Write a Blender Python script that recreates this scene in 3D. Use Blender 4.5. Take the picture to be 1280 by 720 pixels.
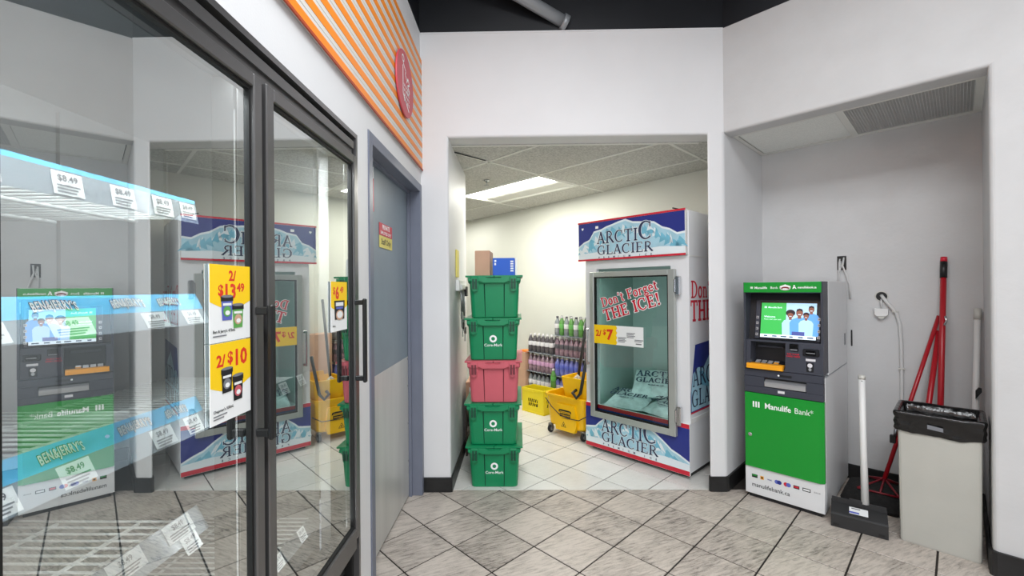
import bpy, bmesh, math, random
from mathutils import Matrix, Vector
for o in list(bpy.data.objects): bpy.data.objects.remove(o)
random.seed(7)
S = bpy.context.scene
COL = S.collection
PI = math.pi
R = math.radians

# ------------------------------------------------------------------ camera
CAM_H = 1.394
cam_data = bpy.data.cameras.new('camera')
cam_data.sensor_fit = 'HORIZONTAL'; cam_data.sensor_width = 36.0
cam_data.lens = 36.0 * 543.0 / 1280.0
cam_data.clip_start = 0.02; cam_data.clip_end = 60
cam = bpy.data.objects.new('camera', cam_data); COL.objects.link(cam)
cam.location = (0, 0, CAM_H)
# yaw 0.835 deg to the left, pitched up 0.09 deg, rolled 0.49 deg
cam.matrix_world = (Matrix.Translation((0, 0, CAM_H)) @ Matrix.Rotation(R(0.835), 4, 'Z')
                    @ Matrix.Rotation(R(90.0 + 0.092), 4, 'X') @ Matrix.Rotation(-0.0086, 4, 'Z'))
S.camera = cam

# ------------------------------------------------------------------ world, lights, exposure
W = bpy.data.worlds.new('world'); S.world = W; W.use_nodes = True
W.node_tree.nodes['Background'].inputs[0].default_value = (0.8, 0.85, 0.95, 1)
W.node_tree.nodes['Background'].inputs[1].default_value = 0.3

def area(name, loc, size, power, col=(1, 0.97, 0.93), rot=(0, 0, 0)):
    l = bpy.data.lights.new(name, 'AREA'); l.shape = 'RECTANGLE'
    l.size, l.size_y = size; l.energy = power; l.color = col
    o = bpy.data.objects.new(name, l); COL.objects.link(o)
    o.location = loc; o.rotation_euler = rot
    return o
# the shop's own ceiling fluorescents, hung under the black ceiling behind and over the camera
area('ceiling_lamp', (0.1, 1.05, 3.55), (1.2, 0.3), 18, (0.945, 0.972, 1.0))
area('ceiling_lamp', (0.3, -0.6, 3.6), (1.2, 0.6), 48, (0.945, 0.972, 1.0))
area('ceiling_lamp', (1.5, -1.4, 3.6), (1.2, 0.6), 14, (0.945, 0.972, 1.0))
area('ceiling_lamp', (1.3, 0.3, 3.6), (1.2, 0.6), 8, (0.945, 0.972, 1.0))
# soft frontal fill added at the unseen wall behind the camera
area('added_front_fill', (0.9, -2.52, 1.75), (3.4, 2.2), 22, (0.94, 0.97, 1.0), (PI/2, 0, 0))
S.view_settings.view_transform = 'Standard'
S.view_settings.look = 'None'
S.view_settings.gamma = 1.0
S.view_settings.use_curve_mapping = False
S.view_settings.exposure = 1.05

# ------------------------------------------------------------------ materials
def lin(c):
    return tuple(((x/255.0)/12.92 if x/255.0 <= 0.04045 else ((x/255.0+0.055)/1.055)**2.4) for x in c)
def mat(name, rgb, rough=0.5, metal=0.0, emit=0.0, var=0.0, vscale=8.0, bump=0.0, bscale=60.0, stretch=None, coat=0.0, spec=None):
    m = bpy.data.materials.new(name); m.use_nodes = True
    nt = m.node_tree; b = nt.nodes['Principled BSDF']
    c = lin(rgb)
    b.inputs['Base Color'].default_value = (*c, 1)
    b.inputs['Roughness'].default_value = rough
    b.inputs['Metallic'].default_value = metal
    if spec is not None: b.inputs['Specular IOR Level'].default_value = spec
    if coat: b.inputs['Coat Weight'].default_value = coat
    if emit:
        b.inputs['Emission Color'].default_value = (*c, 1); b.inputs['Emission Strength'].default_value = emit
    if var or bump:
        tc = nt.nodes.new('ShaderNodeTexCoord'); mp = nt.nodes.new('ShaderNodeMapping')
        nt.links.new(tc.outputs['Object'], mp.inputs[0])
        if stretch: mp.inputs['Scale'].default_value = stretch
    if var:
        n = nt.nodes.new('ShaderNodeTexNoise'); n.inputs['Scale'].default_value = vscale; n.inputs['Detail'].default_value = 6
        nt.links.new(mp.outputs[0], n.inputs[0])
        rp = nt.nodes.new('ShaderNodeValToRGB')
        rp.color_ramp.elements[0].position = 0.3; rp.color_ramp.elements[1].position = 0.7
        rp.color_ramp.elements[0].color = (*[max(0, x*(1-var)) for x in c], 1)
        rp.color_ramp.elements[1].color = (*[min(1, x*(1+var*0.6)) for x in c], 1)
        nt.links.new(n.outputs[0], rp.inputs[0]); nt.links.new(rp.outputs[0], b.inputs['Base Color'])
    if bump:
        n2 = nt.nodes.new('ShaderNodeTexNoise'); n2.inputs['Scale'].default_value = bscale; n2.inputs['Detail'].default_value = 4
        nt.links.new(mp.outputs[0], n2.inputs[0])
        bp = nt.nodes.new('ShaderNodeBump'); bp.inputs['Strength'].default_value = bump; bp.inputs['Distance'].default_value = 0.01
        nt.links.new(n2.outputs[0], bp.inputs['Height']); nt.links.new(bp.outputs[0], b.inputs['Normal'])
    return m

def glass_mat(name, tint, refl, rough=0.0):
    m = bpy.data.materials.new(name); m.use_nodes = True
    nt = m.node_tree; nt.nodes.remove(nt.nodes['Principled BSDF'])
    out = [n for n in nt.nodes if n.type == 'OUTPUT_MATERIAL'][0]
    t = nt.nodes.new('ShaderNodeBsdfTransparent'); t.inputs[0].default_value = (*tint, 1)
    g = nt.nodes.new('ShaderNodeBsdfGlossy'); g.inputs['Roughness'].default_value = rough
    g.inputs[0].default_value = (0.96, 1.0, 0.98, 1)
    lw = nt.nodes.new('ShaderNodeLayerWeight'); lw.inputs[0].default_value = 0.35
    ma = nt.nodes.new('ShaderNodeMath'); ma.operation = 'MULTIPLY_ADD'
    ma.inputs[1].default_value = 0.5; ma.inputs[2].default_value = refl
    ma.use_clamp = True
    mx = nt.nodes.new('ShaderNodeMixShader')
    nt.links.new(lw.outputs['Fresnel'], ma.inputs[0]); nt.links.new(ma.outputs[0], mx.inputs[0])
    nt.links.new(t.outputs[0], mx.inputs[1]); nt.links.new(g.outputs[0], mx.inputs[2])
    nt.links.new(mx.outputs[0], out.inputs[0])
    return m

def slate_mat(name, c_dark, c_mid, c_light, streak=1.0, rough=0.42):
    """stone-look tile: fine streaks in one direction, a tone of its own per tile"""
    m = bpy.data.materials.new(name); m.use_nodes = True
    nt = m.node_tree; b = nt.nodes['Principled BSDF']; L = nt.links.new
    ge = nt.nodes.new('ShaderNodeNewGeometry'); oi = nt.nodes.new('ShaderNodeObjectInfo')
    ad = nt.nodes.new('ShaderNodeVectorMath'); ad.operation = 'ADD'
    sc = nt.nodes.new('ShaderNodeVectorMath'); sc.operation = 'SCALE'; sc.inputs[0].default_value = (13.0, 7.0, 5.0)
    L(oi.outputs['Random'], sc.inputs['Scale']); L(ge.outputs['Position'], ad.inputs[0]); L(sc.outputs[0], ad.inputs[1])
    mp = nt.nodes.new('ShaderNodeMapping'); mp.inputs['Rotation'].default_value = (0, 0, R(-24)); mp.vector_type = 'POINT'
    L(ad.outputs[0], mp.inputs[0])
    st = nt.nodes.new('ShaderNodeMapping'); st.inputs['Scale'].default_value = (13, 80, 1); L(mp.outputs[0], st.inputs[0])
    n = nt.nodes.new('ShaderNodeTexNoise'); n.inputs['Scale'].default_value = 1; n.inputs['Detail'].default_value = 7; n.inputs['Roughness'].default_value = 0.62
    n.inputs['Distortion'].default_value = 0.5
    L(st.outputs[0], n.inputs[0])
    n2 = nt.nodes.new('ShaderNodeTexNoise'); n2.inputs['Scale'].default_value = 7; n2.inputs['Detail'].default_value = 5
    L(ad.outputs[0], n2.inputs[0])
    n3 = nt.nodes.new('ShaderNodeTexNoise'); n3.inputs['Scale'].default_value = 190; n3.inputs['Detail'].default_value = 2
    L(ad.outputs[0], n3.inputs[0])
    m1 = nt.nodes.new('ShaderNodeMath'); m1.operation = 'MULTIPLY_ADD'; m1.inputs[1].default_value = streak; m1.inputs[2].default_value = 0.5-0.5*streak
    L(n.outputs[0], m1.inputs[0])
    m2 = nt.nodes.new('ShaderNodeMath'); m2.operation = 'MULTIPLY_ADD'; m2.inputs[1].default_value = 0.35; L(n2.outputs[0], m2.inputs[0]); L(m1.outputs[0], m2.inputs[2])
    m3 = nt.nodes.new('ShaderNodeMath'); m3.operation = 'MULTIPLY_ADD'; m3.inputs[1].default_value = 0.25; L(n3.outputs[0], m3.inputs[0]); L(m2.outputs[0], m3.inputs[2])
    m4 = nt.nodes.new('ShaderNodeMath'); m4.operation = 'MULTIPLY_ADD'; m4.inputs[1].default_value = 0.16; L(oi.outputs['Random'], m4.inputs[0]); L(m3.outputs[0], m4.inputs[2])
    rp = nt.nodes.new('ShaderNodeValToRGB')
    e = rp.color_ramp.elements
    e[0].position = 0.60; e[0].color = (*lin(c_dark), 1); e[1].position = 1.02; e[1].color = (*lin(c_light), 1)
    k = e.new(0.78); k.color = (*lin(c_mid), 1)
    L(m4.outputs[0], rp.inputs[0]); L(rp.outputs[0], b.inputs['Base Color'])
    b.inputs['Roughness'].default_value = rough
    bp = nt.nodes.new('ShaderNodeBump'); bp.inputs['Strength'].default_value = 0.25; bp.inputs['Distance'].default_value = 0.004
    L(n.outputs[0], bp.inputs['Height']); L(bp.outputs[0], b.inputs['Normal'])
    return m

M = {}
M['wall'] = mat('white_wall_paint', (222, 222, 223), 0.55, var=0.03, vscale=2.5, bump=0.05, bscale=140)
M['wall_store'] = mat('cream_wall_paint', (224, 225, 217), 0.6, var=0.02, vscale=2, bump=0.04, bscale=120)
M['wall_grey'] = mat('greyer_wall_paint', (200, 200, 200), 0.55, var=0.04, vscale=5, bump=0.12, bscale=40)  # greyer, bumpier white for the angled and alcove walls
M['black_wall'] = mat('black_paint', (24, 26, 31), 0.45, var=0.25, vscale=3)
M['black_ceiling'] = mat('black_ceiling_paint', (20, 21, 25), 0.7)
M['rubber'] = mat('black_rubber_base', (30, 30, 31), 0.42, var=0.35, vscale=14, bump=0.1, bscale=50)
M['grout'] = mat('dark_grout', (38, 32, 28), 0.9)
M['grout_light'] = mat('grey_grout', (62, 58, 54), 0.9)
M['slate'] = slate_mat('streaked_stone_tile', (84, 78, 73), (166, 157, 148), (198, 188, 178))
M['white_tile'] = slate_mat('pale_glazed_tile', (196, 194, 188), (216, 215, 210), (226, 225, 221), streak=0.35, rough=0.22)
M['ceil_tile'] = mat('speckled_ceiling_tile', (200, 199, 193), 0.9, var=0.3, vscale=75, bump=0.4, bscale=110)
M['alcove_tile'] = mat('pale_speckled_tile', (236, 238, 233), 0.9, var=0.1, vscale=160, bump=0.2, bscale=190)
M['tbar'] = mat('white_ceiling_grid', (226, 226, 220), 0.5)
M['dark_gap'] = mat('dark_gap', (14, 14, 14), 0.9)
M['lamp'] = mat('lit_diffuser', (255, 253, 240), 0.4, emit=9.0)
M['white_metal'] = mat('white_painted_metal', (226, 227, 229), 0.35, var=0.02, vscale=3)
M['white_plastic'] = mat('white_plastic', (226, 226, 224), 0.4)
M['offwhite'] = mat('grey_white_plastic', (200, 199, 192), 0.45, var=0.05, vscale=6)
M['door_paint'] = mat('blue_grey_door_paint', (132, 145, 155), 0.42, var=0.06, vscale=5)
M['frame_paint'] = mat('grey_frame_paint', (112, 117, 132), 0.38, var=0.06, vscale=8)
M['stainless'] = mat('brushed_stainless', (212, 211, 207), 0.4, 0.4, var=0.12, vscale=9, stretch=(1, 1, 0.12), bump=0.02)
M['chrome'] = mat('chrome', (205, 206, 208), 0.18, 1.0)
M['alu'] = mat('dark_bronze_aluminium', (108, 107, 107), 0.32, 0.7)
M['alu_light'] = mat('grey_aluminium_trim', (128, 127, 128), 0.3, 0.8)
M['black'] = mat('black_plastic', (20, 20, 21), 0.4)
M['black_gloss'] = mat('black_gloss', (12, 12, 14), 0.15)
M['gasket'] = mat('black_gasket', (12, 12, 12), 0.6)
M['case_in'] = mat('freezer_liner', (118, 120, 122), 0.5, var=0.05, vscale=3)
M['wire'] = mat('white_coated_wire', (214, 217, 216), 0.4)
M['dull_strip'] = mat('dull_clear_strip', (92, 96, 98), 0.3)
M['clear_strip'] = mat('clear_strip_plastic', (150, 158, 165), 0.2)
M['sky_blue'] = mat('sky_blue_strip', (104, 196, 240), 0.35)
M['paper'] = mat('white_paper', (238, 240, 240), 0.55)
M['print_grey'] = mat('grey_print', (120, 122, 128), 0.6)
M['print_black'] = mat('black_print', (26, 26, 30), 0.55)
M['print_navy'] = mat('navy_ink', (40, 52, 84), 0.5)
M['yellow_print'] = mat('yellow_print', (252, 208, 12), 0.5)
M['red_print'] = mat('red_print', (222, 50, 32), 0.5)
M['orange_stripe'] = mat('orange_stripe', (246, 142, 40), 0.45, var=0.04)
M['grey_stripe'] = mat('pale_grey_board', (216, 213, 208), 0.5)
M['red_edge'] = mat('rust_red_edge', (176, 70, 40), 0.5)
M['badge'] = mat('dusty_red_badge', (200, 74, 86), 0.45)
M['white_ink'] = mat('white_ink', (250, 250, 250), 0.5)
M['green_tote'] = mat('green_tote_plastic', (2, 134, 85), 0.36, var=0.07, vscale=6)
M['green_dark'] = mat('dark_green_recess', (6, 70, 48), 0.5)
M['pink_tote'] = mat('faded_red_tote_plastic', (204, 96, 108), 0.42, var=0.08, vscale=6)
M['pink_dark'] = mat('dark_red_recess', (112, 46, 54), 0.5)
M['kraft'] = mat('brown_cardboard', (204, 164, 138), 0.8, var=0.06, vscale=10)
M['blue_card'] = mat('blue_carton', (0, 90, 204), 0.4)
M['bucket'] = mat('yellow_bucket_plastic', (250, 196, 6), 0.36, var=0.05, vscale=5)
M['crate_yellow'] = mat('yellow_crate_plastic', (246, 222, 30), 0.4, var=0.05, vscale=6)
M['grey_rubber'] = mat('grey_rubber', (150, 150, 150), 0.5)
M['navy'] = mat('navy_blue_print', (38, 50, 132), 0.35)
M['ice_blue'] = mat('ice_blue_print', (170, 212, 228), 0.4, var=0.12, vscale=9)
M['ice_mid'] = mat('ice_mid_blue_print', (116, 186, 210), 0.4, var=0.2, vscale=14)
M['ice_white'] = mat('ice_white_print', (228, 238, 242), 0.4)
M['signal_red'] = mat('signal_red_print', (206, 34, 56), 0.4)
M['ice_inside'] = mat('ice_cabinet_liner', (158, 176, 172), 0.45, var=0.1, vscale=3)
M['bag'] = mat('ice_bag_plastic', (206, 224, 224), 0.25, var=0.2, vscale=16, bump=0.5, bscale=22)
M['atm_white'] = mat('atm_white_paint', (222, 223, 224), 0.38, var=0.02, vscale=3)
M['atm_dark'] = mat('atm_charcoal', (58, 61, 72), 0.42, bump=0.06, bscale=400)
M['atm_darker'] = mat('atm_black_recess', (24, 25, 30), 0.4)
M['atm_green'] = mat('bank_green', (16, 146, 46), 0.32)
M['amber'] = mat('amber_plastic', (244, 166, 28), 0.4)
M['silver'] = mat('silver_plastic', (188, 190, 194), 0.3, 0.6)
def screen(n, rgb, e=0.32):
    return mat(n, rgb, 0.25, emit=e)
M['s_green'] = screen('screen_green', (60, 176, 82)); M['s_sky'] = screen('screen_sky', (176, 212, 242)); M['s_white'] = screen('screen_white', (226, 240, 252))
M['s_shirt'] = screen('screen_shirt_blue', (96, 158, 226)); M['s_shirt2'] = screen('screen_shirt_pale', (170, 206, 240)); M['s_skin'] = screen('screen_skin', (130, 84, 70)); M['s_hair'] = screen('screen_hair', (44, 34, 40)); M['s_pants'] = screen('screen_trousers', (74, 84, 150)); M['s_dark'] = screen('screen_print', (60, 84, 110), 0.4)
M['bin'] = mat('beige_grey_bin', (180, 179, 171), 0.5, var=0.05, vscale=5, bump=0.04)
M['liner'] = mat('black_bin_bag', (9, 9, 10), 0.16, bump=0.6, bscale=22)
M['pan'] = mat('charcoal_dustpan', (42, 42, 43), 0.5, var=0.1, bump=0.05, bscale=200)
M['mop_black'] = mat('black_dust_mop', (26, 25, 25), 0.9, var=0.4, vscale=40, bump=0.6, bscale=70)
M['red_metal'] = mat('red_painted_metal', (168, 22, 34), 0.32)
M['dark_red'] = mat('dark_red_wire', (124, 24, 36), 0.4)
M['cable'] = mat('white_cable', (205, 205, 204), 0.45)
M['bristle'] = mat('brown_bristle', (120, 96, 60), 0.9, var=0.3, vscale=60)
M['grille'] = mat('pale_grey_grille', (206, 206, 204), 0.5)
M['grille_back'] = mat('grey_plenum', (120, 120, 120), 0.8)
M['door_metal'] = mat('pale_brushed_metal', (182, 186, 182), 0.36, 0.45, var=0.06, vscale=6)
M['steel'] = mat('dull_steel', (150, 152, 155), 0.35, 0.9)
M['yellow_tag'] = mat('faded_yellow_strip', (226, 212, 110), 0.5)
M['dark_wood'] = mat('dark_brown_shelf', (56, 40, 34), 0.6, var=0.2, vscale=12)
M['pipe'] = mat('grey_pipe', (150, 154, 158), 0.35, 0.3)
M['water'] = mat('clear_soda', (140, 144, 148), 0.12, var=0.12, vscale=40)
M['cola'] = mat('dark_soda', (92, 86, 90), 0.12, var=0.3, vscale=40)
M['lime'] = mat('lime_green_soda', (92, 146, 72), 0.12)
M['berry'] = mat('blue_violet_soda', (120, 124, 196), 0.12, var=0.2, vscale=40)
M['pinkish'] = mat('pink_grey_soda', (150, 124, 136), 0.12, var=0.3, vscale=40)
M['lab_white'] = mat('white_bottle_label', (222, 220, 224), 0.4)
M['lab_blue'] = mat('blue_bottle_label', (92, 104, 190), 0.4)
M['lab_green'] = mat('green_bottle_label', (96, 168, 84), 0.4)
M['lab_pink'] = mat('pink_bottle_label', (204, 160, 196), 0.4)
M['lab_dark'] = mat('grey_bottle_label', (88, 86, 92), 0.4)
M['rope'] = mat('grey_mop_yarn', (188, 182, 170), 0.95, var=0.3, vscale=60, bump=0.8, bscale=60)
M['glass'] = glass_mat('freezer_glass', (0.88, 0.91, 0.90), 0.53)
M['ice_glass'] = glass_mat('ice_cabinet_glass', (0.74, 0.88, 0.85), 0.05)

# ------------------------------------------------------------------ mesh builder
def pt(c, t):   # alcove coordinates: c out along the alcove's depth, t along its back wall
    return ((c+t)*0.70711, (c-t)*0.70711)

class MB:
    def __init__(s): s.v = []; s.f = []; s.m = []; s.s = []; s.X = Matrix.Identity(4)
    def add(s, vs, fs, mi=0, sm=False):
        b = len(s.v)
        s.v += [tuple(s.X @ Vector(p)) for p in vs]
        for f in fs: s.f.append([i+b for i in f]); s.m.append(mi); s.s.append(sm)
        return s
    def box(s, x0, x1, y0, y1, z0, z1, mi=0, ch=0.0):
        if ch <= 0:
            v = [(x, y, z) for z in (z0, z1) for y in (y0, y1) for x in (x0, x1)]
            return s.add(v, [(0,2,3,1),(4,5,7,6),(0,1,5,4),(2,6,7,3),(0,4,6,2),(1,3,7,5)], mi)
        X = (x0, x1); Y = (y0, y1); Z = (z0, z1); v = []; ix = {}
        for i in (0, 1):
            for j in (0, 1):
                for k in (0, 1):
                    dx = ch*(1-2*i); dy = ch*(1-2*j); dz = ch*(1-2*k)
                    ix[i,j,k,0] = len(v); v.append((X[i], Y[j]+dy, Z[k]+dz))
                    ix[i,j,k,1] = len(v); v.append((X[i]+dx, Y[j], Z[k]+dz))
                    ix[i,j,k,2] = len(v); v.append((X[i]+dx, Y[j]+dy, Z[k]))
        f = []
        for a in (0, 1):
            f.append([ix[a,0,0,0], ix[a,1,0,0], ix[a,1,1,0], ix[a,0,1,0]])
            f.append([ix[0,a,0,1], ix[1,a,0,1], ix[1,a,1,1], ix[0,a,1,1]])
            f.append([ix[0,0,a,2], ix[1,0,a,2], ix[1,1,a,2], ix[0,1,a,2]])
        for a in (0, 1):
            for b in (0, 1):
                f.append([ix[a,b,0,0], ix[a,b,1,0], ix[a,b,1,1], ix[a,b,0,1]])
                f.append([ix[a,0,b,0], ix[a,1,b,0], ix[a,1,b,2], ix[a,0,b,2]])
                f.append([ix[0,a,b,1], ix[1,a,b,1], ix[1,a,b,2], ix[0,a,b,2]])
        for a in (0, 1):
            for b in (0, 1):
                for c in (0, 1): f.append([ix[a,b,c,0], ix[a,b,c,1], ix[a,b,c,2]])
        return s.add(v, f, mi)
    def prism(s, pts, axis, a0, a1, mi=0, sm=False):
        n = len(pts)
        def P(p, a): return {'x': (a, p[0], p[1]), 'y': (p[0], a, p[1]), 'z': (p[0], p[1], a)}[axis]
        v = [P(p, a0) for p in pts] + [P(p, a1) for p in pts]
        s.add(v, [list(range(n))[::-1], list(range(n, 2*n))], mi)
        b = len(s.v)-2*n
        for i in range(n):
            j = (i+1) % n; s.f.append([b+i, b+j, b+n+j, b+n+i]); s.m.append(mi); s.s.append(sm)
        return s
    def xz(s, pts, y, mi=0):        # flat print facing -Y
        a = sum(pts[i-1][0]*pts[i][1]-pts[i][0]*pts[i-1][1] for i in range(len(pts)))
        if a < 0: pts = pts[::-1]
        return s.add([(p[0], y, p[1]) for p in pts], [list(range(len(pts)))], mi)
    def rect(s, x0, x1, z0, z1, y, mi=0): return s.xz([(x0, z0), (x1, z0), (x1, z1), (x0, z1)], y, mi)
    def disc(s, x, z, rx, rz, y, mi=0, n=20, inner=0):
        o = [(x+rx*math.cos(2*PI*i/n), z+rz*math.sin(2*PI*i/n)) for i in range(n)]
        if not inner: return s.xz(o, y, mi)
        q = [(x+inner*rx*math.cos(2*PI*i/n), z+inner*rz*math.sin(2*PI*i/n)) for i in range(n)]
        return s.add([(p[0], y, p[1]) for p in o+q], [(i, (i+1) % n, n+(i+1) % n, n+i) for i in range(n)], mi)
    def tube(s, path, r, n=10, mi=0, cap=True):
        P = [Vector(p) for p in path]; rr = r if isinstance(r, (list, tuple)) else [r]*len(P)
        rings = []; up = None
        for i, p in enumerate(P):
            d = (P[min(i+1, len(P)-1)]-P[max(i-1, 0)]).normalized()
            if up is None:
                up = Vector((0, 0, 1)) if abs(d.z) < 0.9 else Vector((1, 0, 0))
            a = (up-d*up.dot(d)).normalized(); b = d.cross(a); up = a
            rings.append([p+(a*math.cos(2*PI*k/n)+b*math.sin(2*PI*k/n))*rr[i] for k in range(n)])
        return s.loft(rings, mi, True, cap)
    def loft(s, rings, mi=0, sm=False, cap=True, cap0=True, cap1=True):
        n = len(rings[0]); v = [tuple(p) for r in rings for p in r]; f = []
        for i in range(len(rings)-1):
            for k in range(n):
                j = (k+1) % n; f.append((i*n+k, i*n+j, (i+1)*n+j, (i+1)*n+k))
        s.add(v, f, mi, sm)
        if cap:
            b = len(s.v)-len(v)
            if cap0: s.f.append([b+i for i in range(n)][::-1]); s.m.append(mi); s.s.append(False)
            if cap1: s.f.append([b+(len(rings)-1)*n+i for i in range(n)]); s.m.append(mi); s.s.append(False)
        return s
    def lathe(s, prof, n=14, cx=0, cy=0, z=0, mi=0, cap=True):
        return s.loft([[(cx+r*math.cos(2*PI*k/n), cy+r*math.sin(2*PI*k/n), z+h) for k in range(n)] for r, h in prof], mi, True, cap)
    def text(s, t, size, x, z, y=0.0, mi=0, align='LEFT', bold=0.0, rot=0.0, sx=1.0, track=1.0):
        c = bpy.data.curves.new('t', 'FONT'); c.body = t; c.size = size; c.align_x = align
        c.resolution_u = 2; c.offset = bold*size; c.fill_mode = 'FRONT'; c.space_character = track
        o = bpy.data.objects.new('t', c); me = o.to_mesh()
        cr, sr = math.cos(rot), math.sin(rot)
        v = [(x+(p.co.x*sx*cr-p.co.y*sr), y, z+(p.co.x*sx*sr+p.co.y*cr)) for p in me.vertices]
        f = [list(p.vertices) for p in me.polygons]
        o.to_mesh_clear(); bpy.data.objects.remove(o); bpy.data.curves.remove(c)
        return s.add(v, f, mi)
    def build(s, name, mats, parent=None, flat=False, kind=None, loc=None, rz=0.0):
        me = bpy.data.meshes.new(name); me.from_pydata(s.v, [], s.f)
        if not isinstance(mats, (list, tuple)): mats = [mats]
        for m in mats: me.materials.append(M[m] if isinstance(m, str) else m)
        me.polygons.foreach_set('material_index', s.m); me.polygons.foreach_set('use_smooth', s.s)
        if not flat:
            bm = bmesh.new(); bm.from_mesh(me); bmesh.ops.recalc_face_normals(bm, faces=bm.faces); bm.to_mesh(me); bm.free()
        me.update()
        o = bpy.data.objects.new(name, me); COL.objects.link(o)
        if parent is not None: o.parent = parent
        if loc is not None: o.location = loc
        if rz: o.rotation_euler = (0, 0, rz)
        if kind: o['kind'] = kind
        return o

def thing(name, label, cat, loc=(0, 0, 0), rz=0.0, group=None, kind=None):
    o = bpy.data.objects.new(name, None); COL.objects.link(o); o.empty_display_size = 0.05
    o.location = loc; o.rotation_euler = (0, 0, rz)
    if label: o['label'] = label
    if cat: o['category'] = cat
    if group: o['group'] = group
    if kind: o['kind'] = kind
    return o
def tag(o, label, cat, group=None):
    o['label'] = label; o['category'] = cat
    if group: o['group'] = group
    return o
def copy_tree(o, parent=None):
    c = o.copy(); COL.objects.link(c)
    if parent is not None: c.parent = parent
    for ch in list(o.children): copy_tree(ch, c)
    return c

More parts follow.
